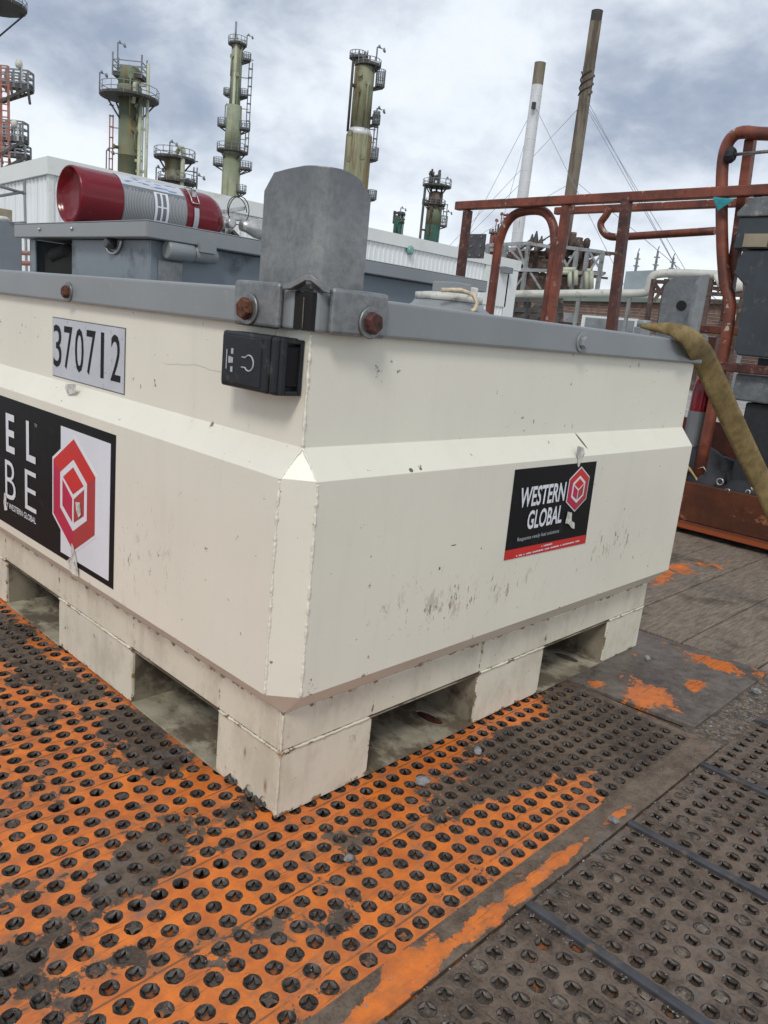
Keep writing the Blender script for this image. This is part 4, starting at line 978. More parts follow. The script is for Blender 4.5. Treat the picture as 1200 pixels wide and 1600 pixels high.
# tall hoop beside the console
q = [pf_(1133, 505), pf_(1127, 440), pf_(1123, 380), pf_(1122, 300), pf_(1124, 250), pf_(1131, 222), pf_(1143, 207), pf_(1158, 203), pf_(1180, 205), pf_(1230, 206), pf_(1300, 206)]
tb('tall_hoop', spline([(BXF + .05, q[0][1], .30)] + [(BXF + .05, y, z) for _, y, z in q], 4), .034)
q = [pf_(1122, 500), pf_(1129, 440), pf_(1140, 375), pf_(1152, 280), pf_(1161, 212)]
m = MB(); pp = [(BXF + .11, y, z) for _, y, z in q]
for i in range(len(pp) - 1): m.beam(pp[i], (pp[i + 1][0], pp[i + 1][1], pp[i + 1][2] + .004), .05, .055)
PB(m, 'raked_brace', M_orange, bevel=.004)
k_ = pf_(1139, 240); m = MB(); m.lathe([(.02, 0), (.04, .01), (.045, .03), (.03, .05)], (BXF + .03, k_[1] + .03, k_[2]), (0, -1, 0), 10, sm=False); PB(m, 'knob', M_bag)
tb('latch_rod', [(BXF + .03, k_[1], k_[2]), (BXF + .03, -.6, k_[2] + .03)], .009, M_steel)
bar('mid_rail', (BXF, 1.0, .965), (BXF, y_lo, .985), .045, .05, M_dred); 
a = pbk(1110, 515); bar('rear_rail', (BXB, 1.3, a[2]), (BXB, y_lo, a[2]), .045, .05); 
yy = pbk(1098, 640)[1]; bar('post', (BXB - .05, yy, .30), (BXB - .05, yy, 1.14), .06, .06)
q0, q1 = pf_(1118, 312), pf_(1150, 312); q2 = pf_(1126, 331)
m = MB(); m.add([(BXF - .034, q0[1], q0[2]), (BXF - .036, q1[1], q1[2] - .01), (BXF - .040, q2[1], q2[2]), (BXF - .028, q0[1], q0[2] + .01), (BXF - .028, q1[1], q1[2]), (BXF - .034, q2[1], q2[2])], [(0, 1, 2), (5, 4, 3), (0, 3, 4, 1), (1, 4, 5, 2), (2, 5, 3, 0)]); PB(m, 'teal_tape', M_teal)
bar('side_board', (BXF + .013, y_hi - .01, .2), (BXB - .013, y_hi - .01, .2), .02, .22)
# control console on the basket
c0 = pf_(1153, 300); 
con = thing('control_console', (BXF - .02, .3, 1.0), 'dark grey plastic control console with dusty lid hung on the orange basket', 'control box')
cinv = Matrix.Translation((-BXF + .02, -.3, -1.0))
def PC(m, name, mats, **k):
    o = m.build(name, mats, None, **k); o.parent = con; o.matrix_parent_inverse = cinv; return o
XC = BXF - .06
def pc(u, v): q = pln(u, v, 0, XC); return q.y, q.z
ya, za = pc(1152, 332); yb_, zb_ = pc(1160, 388); yc_, zc2 = pc(1163, 400); yd, zd = pc(1163, 556)
m = MB(); vs = []
for x in (XC, XC + .30):
    vs += [(x, ya, za - .02), (x, ya + .005, za), (x, ya - .06, za + .075), (x, -.35, za + .10), (x, -.35, za - .02)]
m.add(vs, [(0, 1, 2, 3, 4), (9, 8, 7, 6, 5)] + [(i, i + 5, (i + 1) % 5 + 5, (i + 1) % 5) for i in range(5)]); PC(m, 'console_lid', M_boxcap, bevel=.006)
m = MB(); m.box(XC + .012, XC + .29, -.35, ya - .01, zb_, za - .021); PC(m, 'console_box', M_box, bevel=.006)
e0, e1 = pc(1163, 365), pc(1197, 386); m = MB(); m.box(XC + .002, XC + .0115, e1[0], e0[0], e1[1], e0[1]); PC(m, 'console_plate', M_tanb, bevel=.002)
m = MB(); yk = pc(1150, 402)[0]; zk = pc(1150, 402)[1]; ym = pc(1163, 440)[0]; zm = pc(1163, 440)[1]
pr = [(yk - .02, zb_ - .006), (yk + .005, zk - .08), (ym, zm - .02), (ym - .01, zd + .03), (ym - .03, zd), (-.35, zd), (-.35, zb_ - .006)]
n = len(pr); m.add([(XC + .02, y, z) for y, z in pr] + [(XC + .26, y, z) for y, z in pr], [tuple(range(n)), tuple(range(2 * n - 1, n - 1, -1))] + [(i, i + n, (i + 1) % n + n, (i + 1) % n) for i in range(n)]); PC(m, 'console_body', M_box, bevel=.008)
m = MB(); q = pc(1178, 322)
for i in range(4): m.lathe([(.05 - .006 * i, .02 * i), (.055 - .006 * i, .02 * i + .01), (.05 - .006 * i, .02 * i + .02)], (XC + .1, q[0] - .08, za + .06 + .0), (0, 0, 1), 14)
m.lathe([(.02, 0), (.02, .06), (.028, .07), (.02, .09)], (XC + .08, q[0] + .02, za + .06), (0, 0, 1), 12); PC(m, 'joystick_boot', M_bag)
m = MB(); m.box(XC + .12, XC + .3, -.35, pc(1166, 560)[0] - .02, .97, zd - .002); PC(m, 'console_foot', M_box, bevel=.004)
# black boxes low on the basket
q0, q1 = pf_(1148, 583), pf_(1148, 625)
o = MB(); o.box(BXF + .02, BXF + .35, -.4, q0[1], q1[2], q0[2]); o = o.build('equipment_tray', M_boxcap, None, bevel=.01); tag(o, 'shallow dark grey tray with white scrapes on the basket below the mid rail', 'tray')
q0 = pf_(1160, 628); o = MB(); o.box(BXF + .05, BXF + .5, -.45, q0[1], .122, pf_(1160, 628)[2]); o = o.build('battery_box', M_bag, None, bevel=.012); tag(o, 'large black box standing on the basket floor behind the strap', 'box')
# red extinguisher standing in the basket
q = pf_(1090, 600); ex2 = thing('fire_extinguisher', (BXF + .16, q[1] + .03, .12), 'small red fire extinguisher standing upright inside the orange basket', 'fire extinguisher')
def PX2(m, name, mt): o = m.build(name, mt, None); o.parent = ex2; return o
zb0 = pf_(1080, 655)[2] - .12; zb1 = pf_(1083, 575)[2] - .12
m = MB(); m.lathe([(.05, .0), (.055, .01), (.055, zb1 * .84), (.045, zb1 * .92), (.02, zb1 * .97)], n=20); PX2(m, 'cylinder', M_red)
m = MB(); m.lathe([(.0558, zb1 * .30), (.0558, zb1 * .70)], n=20, caps=False); PX2(m, 'label', M_lab)
m = MB(); m.lathe([(.018, zb1 * .97), (.018, zb1 + .02)], n=10); m.beam((-.02, 0, zb1 + .03), (.09, 0, zb1 + .05), .02); PX2(m, 'valve', M_steel)
# bag and tangle on the toe board
def blob(name, mt, c, r, seed, lab, cat, sc=(1, 1, 1), amp=.18):
    rs = random.Random(seed); bm = bmesh.new(); bmesh.ops.create_icosphere(bm, subdivisions=3, radius=1)
    ph = [(Vector((rs.uniform(-1, 1), rs.uniform(-1, 1), rs.uniform(-1, 1))).normalized() * rs.uniform(2, 5), rs.uniform(0, 6)) for _ in range(7)]
    for v in bm.verts:
        d = 1 + amp * sum(math.sin(v.co.dot(k) + p) for k, p in ph) / 2.2
        v.co = Vector((v.co.x * sc[0], v.co.y * sc[1], max(v.co.z, -.75) * sc[2])) * d * r
    for f in bm.faces: f.smooth = True
    me = bpy.data.meshes.new(name); bm.to_mesh(me); bm.free(); me.materials.append(mt); o = bpy.data.objects.new(name, me); COL.objects.link(o); o.location = c
    return tag(o, lab, cat) if lab else o
q = pf_(1108, 722); bag = blob('tool_bag', M_bag, (BXF + .18, q[1] + .03, q[2] - .10), .18, 5, 'crumpled black fabric bag lying in the basket behind the toe board', 'bag', (.8, 1.0, .8), .22)
m = MB(); ribbon(m, spline([(-.145, .16, -.02), (-.155, .10, .04), (-.165, .02, -.02), (-.17, -.06, -.10), (-.15, -.20, -.13)], 6), [(0, .5, .8)] * 25, .045, .003); o = m.build('strap', M_tan, None); o.parent = bag
m = MB(); m.tube([(-.165, -.02, .04), (-.168, .0, .065), (-.165, .03, .05)], .004, 5); o = m.build('buckle', M_steel, None); o.parent = bag
q = pf_(1143, 752); hp_ = blob('harness_heap', M_bag, (BXF + .10, q[1] - .02, q[2] - .06), .10, 9, 'tangled black harness with shiny buckles heaped on the toe board', 'harness', (.9, 1.5, .8), .35)
for (dy_, dz_, r) in ((.08, .045, .018), (.03, .0, .014), (-.08, .02, .012)):
    m = MB(); m.tube([(-.105, dy_ + r * math.cos(a), dz_ + r * math.sin(a)) for a in [i * PI / 6 for i in range(12)]], .004, 6, closed=True); o = m.build('buckle', M_steel, None); o.parent = hp_
m = MB(); m.tube(spline([(-.06, -.06, .02), (-.10, -.14, .05), (-.08, -.22, .0), (-.1, -.30, -.05)], 8), .016, 7); o = m.build('coiled_rope', M_whitecap, None); o.parent = hp_

# ------------------------------------------------------------------ white building
bz = pln(78, 245, 1, 25.11).z; BX0, BX1, BY0, BY1 = 10.25, 35.7, 25.11, 47.0
wb = thing('industrial_building', ((BX0 + BX1) / 2, (BY0 + BY1) / 2, GZ), 'long low white metal sided industrial building behind the tank', 'building')
winv = Matrix.Translation((-(BX0 + BX1) / 2, -(BY0 + BY1) / 2, -GZ))
def PW(m, name, mats, **k):
    o = m.build(name, mats, None, **k); o.parent = wb; o.matrix_parent_inverse = winv; return o
sl_ = -.035
def rz(y): return bz + sl_ * (y - BY0)
m = MB(); m.add([(x, y, z) for x in (BX0, BX1) for y, z in ((BY0, GZ), (BY1, GZ), (BY1, rz(BY1) - .1), (BY0, rz(BY0) - .1))], [(0, 1, 2, 3), (7, 6, 5, 4), (0, 4, 5, 1), (1, 5, 6, 2), (2, 6, 7, 3), (3, 7, 4, 0)]); PW(m, 'wall_core', M_siding)
m = MB(); m.add([(x, y, z) for x in (BX0 - .12, BX1 + .12) for y, z in ((BY0 - .12, rz(BY0) - .05), (BY1 + .1, rz(BY1) - .05), (BY1 + .1, rz(BY1)), (BY0 - .12, rz(BY0)))], [(0, 1, 2, 3), (7, 6, 5, 4), (0, 4, 5, 1), (1, 5, 6, 2), (2, 6, 7, 3), (3, 7, 4, 0)]); PW(m, 'roof', M_trim)
m = MB(); m.box(BX0 - .14, BX1 + .14, BY0 - .14, BY0 - .05, bz - .52, bz - .01); PW(m, 'fascia', M_trim)
m = MB(); m.add([(x, y, z) for x in (BX0 - .14, BX0 - .05) for y, z in ((BY0 - .049, bz - .52), (BY1, rz(BY1) - .52), (BY1, rz(BY1) - .01), (BY0 - .049, bz - .01))], [(0, 1, 2, 3), (7, 6, 5, 4), (0, 4, 5, 1), (1, 5, 6, 2), (2, 6, 7, 3), (3, 7, 4, 0)]); PW(m, 'fascia', M_trim)
# siding sheets: real ribs, one sheet each
sheet = None
def sheetmesh(wd, h, nr=3):
    m = MB(); pr = [(0, 0)]
    p_ = wd / nr
    for i in range(nr): x = i * p_; pr += [(x + p_ * .62, 0), (x + p_ * .70, -.035), (x + p_ * .92, -.035), (x + p_, 0)]
    for i in range(len(pr) - 1):
        (a, b), (c, d) = pr[i], pr[i + 1]
        m.face([(a, b, 0), (c, d, 0), (c, d, h), (a, b, h)])
    return m
H = bz - GZ - .53; nsh = 28; wd = (BX1 - BX0) / nsh
sm0 = sheetmesh(wd - .012, H); s0 = sm0.build('siding_sheet', M_siding, None, recalc=False); me0 = s0.data
for i in range(nsh):
    o = s0 if i == 0 else s0.copy()
    if i: COL.objects.link(o)
    o.location = (BX0 + i * wd, BY0 - .012, GZ); o.parent = wb; o.matrix_parent_inverse = winv
for i in range(20):
    o = s0.copy(); COL.objects.link(o); o.location = (BX0 - .012, BY0 + (i + 1) * wd, GZ); o.rotation_euler = (0, 0, -PI / 2); o.scale = (1, 1, (H + sl_ * ((i + 1) * wd)) / H); o.parent = wb; o.matrix_parent_inverse = winv
m = MB(); m.box(BX0 - .06, BX0 + .10, BY0 - .06, BY0 - .046, GZ, bz - .525); m.box(BX0 - .06, BX0 - .046, BY0 - .045, BY0 + .10, GZ, bz - .525); PW(m, 'corner_trim', M_trim)
m = MB(); m.box(BX1 - .9, BX1 + .02, BY0 - .10, BY0 - .05, GZ, bz - .525); PW(m, 'corner_trim', M_trim)
zl = pln(640, 391, 1, BY0).z; m = MB(); m.box(21, 31.5, BY0 - .09, BY0 - .06, zl + .28, zl + .34); PW(m, 'conduit', M_darkgrey)
q = pln(640, 391, 1, BY0 - .1); m = MB(); m.lathe([(.05, 0), (.20, .02), (.21, .14), (.12, .22)], (q.x, BY0 - .05, q.z), (0, -1, 0), 16); PW(m, 'wall_lamp', M_lampg)
d0, d1 = pln(758, 410, 1, BY0), pln(787, 480, 1, BY0); m = MB(); m.box(d0.x, d1.x, BY0 - .10, BY0 - .055, d1.z, d0.z); dr = PW(m, 'loading_door', M_trim, bevel=.01)
m = MB(); m.box(d1.x - .9, d1.x - .2, BY0 - .45, BY0 - .11, d0.z - .35, d0.z - .05); PW(m, 'door_motor', M_rail)
# things in front of its left end
sc_ = thing('scaffold_rail', (9.0, 20, GZ), 'thin dark pipe handrail standing left of the white building corner', 'handrail')
m = MB()
for (a, b) in (((0, 291), (40, 303)), ((0, 306), (36, 300)), ((38, 280), (42, 440)), ((0, 350), (40, 348))): 
    pa = pln(*a, 1, 20); pb_ = pln(*b, 1, 20); m.tube([pa + (pa - pb_) * (1.5 if a[0] == 0 else 0), pb_ + ((pb_ - pa) * 1.2 if a[0] == 38 else Vector())], .035, 6)
o = m.build('rail', M_rail, None); o.parent = sc_; o.matrix_parent_inverse = Matrix.Translation((-9, -20, -GZ))
p0, p1 = pln(-60, 315, 1, 16), pln(20, 392, 1, 16); m = MB(); m.box(p0.x, p1.x, 16, 16.6, GZ, p0.z); o = m.build('site_cabinet', M_tanb, None, bevel=.01); tag(o, 'tan sheet metal cabinet at the left edge behind the tank', 'cabinet')
rr = thing('barrier_rail', (5, 10, GZ), 'low red and white barrier rails left of the pump enclosure', 'barrier')
m = MB()
for v in (394, 410, 428): pa = pln(-120, v - 4, 1, 10); pb_ = pln(90, v + 3, 1, 10); m.tube([pa, pb_], .03, 6)
pa = pln(90, 400, 1, 10)
m.tube([(pa.x, 10, GZ), (pa.x, 10, pa.z + .2)], .03, 6); o = m.build('rail', M_redlad, None); o.parent = rr; o.matrix_parent_inverse = Matrix.Translation((-5, -10, -GZ))

# ------------------------------------------------------------------ towers
def tower(name, lab, cat, D, u, segs, plats=(), pipes=(), ladder=None, lights=(), group='process towers behind the white building', mast=None, extra=None):
    """segs: list of (v_top, v_bot, width_px, material). u: px column near the middle. plats: (v, width_px, du, rail_h_px)"""
    vm = (segs[0][0] + segs[-1][1]) / 2
    base = at(u, vm, D); ax = Vector((base.x, base.y, 0)); dpt = depth(base); k = dpt / FPX
    t = thing(name, (ax.x, ax.y, GZ), lab, cat, group)
    inv = Matrix.Translation((-ax.x, -ax.y, -GZ))
    def PT(m, nm, mt, **kw): o = m.build(nm, mt, None, **kw); o.parent = t; o.matrix_parent_inverse = inv; return o
    rt = Vector((CX.x, CX.y, 0)).normalized(); fw = Vector((-rt.y, rt.x, 0))
    Z = lambda v: zat(u, v, D)
    for i, (v0, v1, wpx, mt, *w2) in enumerate(segs):
        z1 = Z(v0); z0 = Z(v1) if i < len(segs) - 1 else GZ
        r1 = wpx * k / 2; r0 = (w2[0] if w2 else wpx) * k / 2
        m = MB(); nb = max(1, int((z1 - z0) / 5)); prof = [(r0, z0 + .001)]
        for q in range(1, nb): zz = z0 + (z1 - z0) * q / nb; rr_ = r0 + (r1 - r0) * q / nb; prof += [(rr_, zz - .06), (rr_ * 1.025, zz - .05), (rr_ * 1.025, zz + .05), (rr_, zz + .06)]
        prof.append((r1, z1))
        if i == 0: prof += [(r1 * .8, z1 + r1 * .25), (r1 * .3, z1 + r1 * .4)]
        m.lathe(prof, (ax.x, ax.y, 0), n=20); PT(m, 'shell', mt)
    rs = random.Random(int(D * 10 + u)); m = MB(); ztop = Z(segs[0][0] + 6); zbt = Z(min(segs[-1][1], 330))
    for _ in range(7):
        z = rs.uniform(zbt, ztop); an = rs.uniform(-2.6, -.4); rr0 = segs[0][2] * k / 2; dr_ = rt * math.cos(an) + fw * math.sin(an)
        p = Vector((ax.x, ax.y, z)) + dr_ * (rr0 * .7); m.lathe([(.16, 0), (.16, rr0 * .55), (.26, rr0 * .56), (.26, rr0 * .66)], p, dr_, 8)
        if rs.random() < .5: m.tube([p + dr_ * (rr0 * .6), p + dr_ * (rr0 * .6) + Vector((0, 0, -rs.uniform(1, 4)))], .08, 5)
    PT(m, 'nozzles', segs[0][3])['kind'] = 'stuff'
    for (v, wpx, du, hpx) in plats:
        z = Z(v); c = ax + rt * (du * k); r = wpx * k / 2; h = hpx * k
        m = MB(); m.lathe([(r, 0), (r, .22)], (c.x, c.y, z), n=18, sm=False)
        for a in range(0, 12):
            an = a * PI / 6; 
            if a % 3 == 0: m.beam((c.x + r * .95 * math.cos(an), c.y + r * .95 * math.sin(an), z), (ax.x + (c.x - ax.x) * .3, ax.y + (c.y - ax.y) * .3, z - r * 1.1), .12)
        pl = PT(m, 'platform', M_plat)
        m = MB(); n_ = 14
        for a in range(n_):
            an = a * 2 * PI / n_; p = (c.x + r * math.cos(an), c.y + r * math.sin(an)); m.beam((p[0], p[1], z), (p[0], p[1], z + h), .05 * max(1, k * 12))
        for f in (.5, 1): m.tube([(c.x + r * math.cos(a * 2 * PI / n_), c.y + r * math.sin(a * 2 * PI / n_), z + h * f) for a in range(n_)], .034 * max(1, k * 11), 4, closed=True)
        o = m.build('guard_rail', M_rail, None); o.parent = pl
    for (du, wpx, v0, v1, mt, nm) in pipes:
        c = ax + rt * (du * k) - fw * (segs[-1][2] * k * .3); m = MB(); r = wpx * k / 2; z1 = Z(v0); z0 = Z(v1) if v1 else GZ
        m.tube([(c.x, c.y, z0), (c.x, c.y, z1)], r, 10)
        for q in range(int((z1 - max(z0, 0)) / 4)): zz = z1 - 2 - q * 4; m.beam((c.x, c.y, zz), (ax.x, ax.y, zz), .25)
        PT(m, nm, mt)
    if ladder:
        for (du, v0, v1, mt) in ladder:
            c = ax + rt * (du * k); m = MB(); z0, z1 = Z(v1), Z(v0); wdt = 5 * k
            for s_ in (-1, 1): m.beam((c.x + rt.x * wdt * s_ / 2, c.y + rt.y * wdt * s_ / 2, z0), (c.x + rt.x * wdt * s_ / 2, c.y + rt.y * wdt * s_ / 2, z1), .09)
            q = z0
            while q < z1:
                m.beam((c.x - rt.x * wdt / 2, c.y - rt.y * wdt / 2, q), (c.x + rt.x * wdt / 2, c.y + rt.y * wdt / 2, q), .07); q += 1.0
                m.tube([(c.x + wdt * .7 * math.cos(a), c.y + wdt * .7 * math.sin(a) - .0, q) for a in [i * PI / 4 for i in range(8)]], .035, 4, closed=True)
            for s_ in range(3): m.beam((c.x, c.y, z0 + (z1 - z0) * (s_ + .5) / 3), (ax.x, ax.y, z0 + (z1 - z0) * (s_ + .5) / 3), .09)
            PT(m, 'caged_ladder', mt)
    for (du, v0, v1) in lights:
        c = ax + rt * (du * k); m = MB(); m.beam((c.x, c.y, Z(v1)), (c.x, c.y, Z(v0)), .10); z = Z(v0)
        m.beam((c.x, c.y, z), (c.x + rt.x * .5, c.y + rt.y * .5, z - .1), .08); m.lathe([(.10, 0), (.22, .1), (.20, .22)], (c.x + rt.x * .55, c.y + rt.y * .55, z - .25), (rt.x, rt.y, .3), 8); m.lathe([(.08, 0), (.18, .1), (.15, .2)], (c.x + rt.x * .1, c.y + rt.y * .1, z), (rt.x, rt.y, .5), 8)
        PT(m, 'floodlight_pole', M_rail)
    if extra: extra(t, PT, ax, rt, fw, k, Z)
    return t

def t1x(t, PT, ax, rt, fw, k, Z):
    # square head frame on top and an elbow pipe
    m = MB(); z0, z1 = Z(123), Z(103); s_ = 22 * k
    c4 = [ax + rt * (a * s_) + fw * (b * s_ * .6) for a, b in ((-1, -1), (1, -1), (1, 1), (-1, 1))]
    for p in c4: m.beam((p.x, p.y, z0), (p.x, p.y, z1 + 14 * k), .12)
    PT(m, 'head_frame', M_rail)
    m = MB(); a, b = c4[0], c4[2]; 
    m.add([(p.x, p.y, z) for z in (z0 - .0, z0 + 6 * k) for p in c4], [(0, 1, 2, 3), (7, 6, 5, 4), (0, 4, 5, 1), (1, 5, 6, 2), (2, 6, 7, 3), (3, 7, 4, 0)]); PT(m, 'head_platform', M_plat)
    m = MB()
    for f in (.0, 8 * k, 16 * k):
        for i in range(4): p, q = c4[i], c4[(i + 1) % 4]; m.beam((p.x, p.y, z0 + 6 * k + f), (q.x, q.y, z0 + 6 * k + f), .08)
    PT(m, 'head_rail', M_rail)
    m = MB(); c = ax + rt * (13 * k) - fw * (16 * k)
    m.tube(spline([(ax.x + rt.x * 14 * k, ax.y + rt.y * 14 * k, Z(128)), (c.x, c.y, Z(134)), (c.x, c.y, Z(146)), (c.x - rt.x * 2 * k, c.y - rt.y * 2 * k, Z(165))], 5), 3.2 * k, 10); PT(m, 'elbow_pipe', M_pipe)
tower('process_tower', 'green refinery column with wide round platform and square railed head', 'tower', 90, 201,
      [(110, 135, 34, M_green), (135, 152, 37, M_green), (152, 300, 31, M_green)],
      plats=[(155, 88, 0, 17)], pipes=[(20, 6.5, 150, None, M_pipe, 'downcomer_pipe'), (31, 5, 98, None, M_pipe, 'riser_pipe'), (25, 2, 150, None, M_green2, 'riser_pipe')],
      ladder=[(-27, 182, 300, M_redlad)], lights=[(-46, 118, 152), (-19, 68, 112), (-34, 238, 300)], extra=t1x)
def t1b(t, PT, ax, rt, fw, k, Z):
    m = MB(); c = ax + rt * (18 * k) - fw * (20 * k); m.tube(spline([(ax.x, ax.y, Z(246)), (ax.x + rt.x * 4 * k, ax.y + rt.y * 4 * k, Z(236)), (c.x - rt.x * 4 * k, c.y - rt.y * 4 * k, Z(233)), (c.x, c.y, Z(242)), (c.x, c.y, Z(258)), (c.x, c.y, GZ)], 5), 3.3 * k, 10); PT(m, 'overhead_pipe', M_pipe)
tower('process_tower', 'short stubby green column with cream overhead pipe beside the wide one', 'tower', 85, 272, [(248, 300, 29, M_olivec)],
      plats=[(250, 62, 0, 15), (286, 60, 6, 12)], lights=[(-8, 222, 250), (-28, 264, 290), (36, 270, 292)], ladder=[(33, 258, 300, M_rail)], extra=t1b)
tower('process_tower', 'slender pale green column with many small staggered platforms and a top mast', 'tower', 110, 365,
      [(68, 165, 17, M_green2), (165, 245, 23, M_green2, 26), (245, 320, 28, M_green2, 29)],
      plats=[(70, 28, 0, 11), (93, 13, 15, 11), (150, 10, -13, 10), (150, 12, 14, 11), (200, 18, -16, 12), (202, 18, 17, 12), (239, 48, 0, 12), (262, 18, -20, 12), (264, 20, 22, 12), (301, 20, 15, 12)],
      pipes=[(0, 4.5, 60, None, M_pipe, 'riser_pipe'), (5, 2, 90, None, M_green, 'riser_pipe'), (-2, 3, 36, 68, M_rail, 'top_mast')], ladder=[(22, 95, 240, M_rail)], lights=[(-14, 165, 195), (14, 52, 68)])
def t3x(t, PT, ax, rt, fw, k, Z):
    random.seed(21); m = MB()
    for i in range(7):
        a = ax + rt * (random.uniform(-14, 6) * k) + fw * (random.uniform(-8, 8) * k); m.tube([(a.x, a.y, Z(100)), (a.x, a.y, Z(random.uniform(68, 86)))], random.uniform(.6, 1.8) * k, 6)
        b = ax + rt * (random.uniform(-16, 8) * k); m.beam((a.x, a.y, Z(92)), (b.x, b.y, Z(random.uniform(84, 98))), .2)
    PT(m, 'head_piping', M_brown)
tower('process_tower', 'thick yellowish green column with grey cone band and rusty railed head', 'tower', 80, 561,
      [(106, 202, 31, M_olivec), (202, 213, 32, M_stackw, 41), (213, 330, 41, M_olivec, 43)],
      plats=[(103, 40, 4, 10), (93, 26, -12, 10), (133, 14, 25, 24), (180, 10, 24, 8), (192, 12, 24, 14), (248, 14, 25, 18), (310, 14, 28, 14)], pipes=[(-18, 4, 100, 210, M_soot, 'dark_riser')], ladder=[(25, 190, 250, M_rail)], lights=[(16, 70, 92), (24, 166, 180)], extra=t3x)
def t4x(t, PT, ax, rt, fw, k, Z):
    random.seed(8); m = MB()
    for i in range(9):
        a = ax + rt * (random.uniform(-13, 3) * k) + fw * (random.uniform(-6, 6) * k); m.tube([(a.x, a.y, Z(293)), (a.x, a.y, Z(random.uniform(262, 276)))], random.uniform(.8, 2) * k, 6)
        b = ax + rt * (random.uniform(-14, 5) * k); m.beam((a.x, a.y, Z(272 + i)), (b.x, b.y, Z(random.uniform(266, 286))), .25)
    for du in (-8, 0, 8):
        a = ax + rt * (du * k); m.tube([(a.x, a.y, Z(306)), (a.x, a.y, Z(292))], 1.6 * k, 6)
    PT(m, 'head_piping', M_plat)
tower('process_tower', 'distant dark column with black railed head, right of the galvanised bracket', 'tower', 120, 677,
      [(303, 320, 22, M_brown), (320, 352, 24, M_green), (352, 385, 24, M_dgreen)], plats=[(292, 44, 0, 10), (321, 36, -2, 8), (353, 12, 16, 16)], pipes=[(-18, 4, 292, None, M_plat, 'dark_riser')], ladder=[(17, 318, 352, M_rail)], lights=[(13, 276, 292), (20, 328, 352)], extra=t4x)
def t5x(t, PT, ax, rt, fw, k, Z):
    m = MB()
    for du in (-7, 0, 5):
        a = ax + rt * (du * k); m.beam((a.x, a.y, Z(350)), (a.x, a.y, Z(330)), .25)
    a = ax - rt * (9 * k); b = ax + rt * (10 * k); m.beam((a.x, a.y, Z(332)), (b.x, b.y, Z(335)), .3); m.beam((a.x, a.y, Z(340)), (b.x, b.y, Z(342)), .2); PT(m, 'head_frame', M_plat)
tower('process_tower', 'small dark green vessel head just above the white roof', 'tower', 115, 621, [(347, 375, 14, M_dgreen)], plats=[(347, 16, 0, 5)], extra=t5x, lights=[(2, 324, 345)])
# leftmost structure: red ladders with dark railed platforms
def t0x(t, PT, ax, rt, fw, k, Z):
    m = MB()
    for v in (125, 195, 228):
        a = ax + rt * (60 * k) - fw * (2 * k)
    for du in (-10, 4, 18, 30):
        a = ax + rt * (du * k); m.beam((a.x, a.y, GZ), (a.x, a.y, Z(100)), .16)
    for i in range(16):
        z = Z(100 + i * 10); a = ax + rt * (-10 * k); b = ax + rt * (30 * k); m.beam((a.x, a.y, z), (b.x, b.y, z), .09)
    PT(m, 'caged_ladder', M_redlad)
    for (v, du0, du1, h) in ((132, 16, 61, 26), (216, 0, 52, 30), (240, -10, 56, 18)):
        m = MB(); a = ax + rt * (du0 * k); b = ax + rt * (du1 * k); z = Z(v); f2 = fw * (20 * k)
        m.add([tuple(p) for p in ((a.x, a.y, z), (b.x, b.y, z), (b.x + f2.x, b.y + f2.y, z), (a.x + f2.x, a.y + f2.y, z), (a.x, a.y, z + .35), (b.x, b.y, z + .35), (b.x + f2.x, b.y + f2.y, z + .35), (a.x + f2.x, a.y + f2.y, z + .35))], [(0, 1, 2, 3), (7, 6, 5, 4), (0, 4, 5, 1), (1, 5, 6, 2), (2, 6, 7, 3), (3, 7, 4, 0)])
        m.beam((b.x, b.y, z), (ax.x + rt.x * 4 * k, ax.y + rt.y * 4 * k, z - 30 * k), .22); m.beam((b.x + f2.x, b.y + f2.y, z), (ax.x + rt.x * 4 * k, ax.y + rt.y * 4 * k, z - 30 * k), .2)
        for q in range(6): p = a.lerp(b, q / 5); m.beam((p.x, p.y, z - .02), (p.x + rt.x * 3 * k, p.y + rt.y * 3 * k, z - random.uniform(.3, 1.2)), .15)
        pl = PT(m, 'platform', M_plat)
        m = MB()
        for q in range(5): p = a.lerp(b, q / 4); m.beam((p.x, p.y, z), (p.x, p.y, z + h * k), .12); m.beam((p.x + f2.x, p.y + f2.y, z), (p.x + f2.x, p.y + f2.y, z + h * k), .12)
        for fz in (.33, .66, 1.): 
            m.beam((a.x, a.y, z + h * k * fz), (b.x, b.y, z + h * k * fz), .11); m.beam((b.x, b.y, z + h * k * fz), (b.x + f2.x, b.y + f2.y, z + h * k * fz), .11); m.beam((a.x + f2.x, a.y + f2.y, z + h * k * fz), (b.x + f2.x, b.y + f2.y, z + h * k * fz), .11)
        o = m.build('guard_rail', M_rail, None); o.parent = pl
    for (du, v) in ((52, 96), (44, 190)):
        m = MB(); a = ax + rt * (du * k); m.beam((a.x, a.y, Z(v + 25)), (a.x, a.y, Z(v)), .12); m.lathe([(.12, 0), (.34, .15), (.30, .4)], (a.x, a.y, Z(v)), (-rt.x, -rt.y, .2), 10); PT(m, 'floodlight_pole', M_whitecap)
tower('process_tower', 'cropped refinery column with red ladders and dark platforms at the left edge', 'tower', 75, -18, [(-150, 300, 26, M_brown)], plats=[(8, 100, 6, 14)], lights=(), extra=t0x)

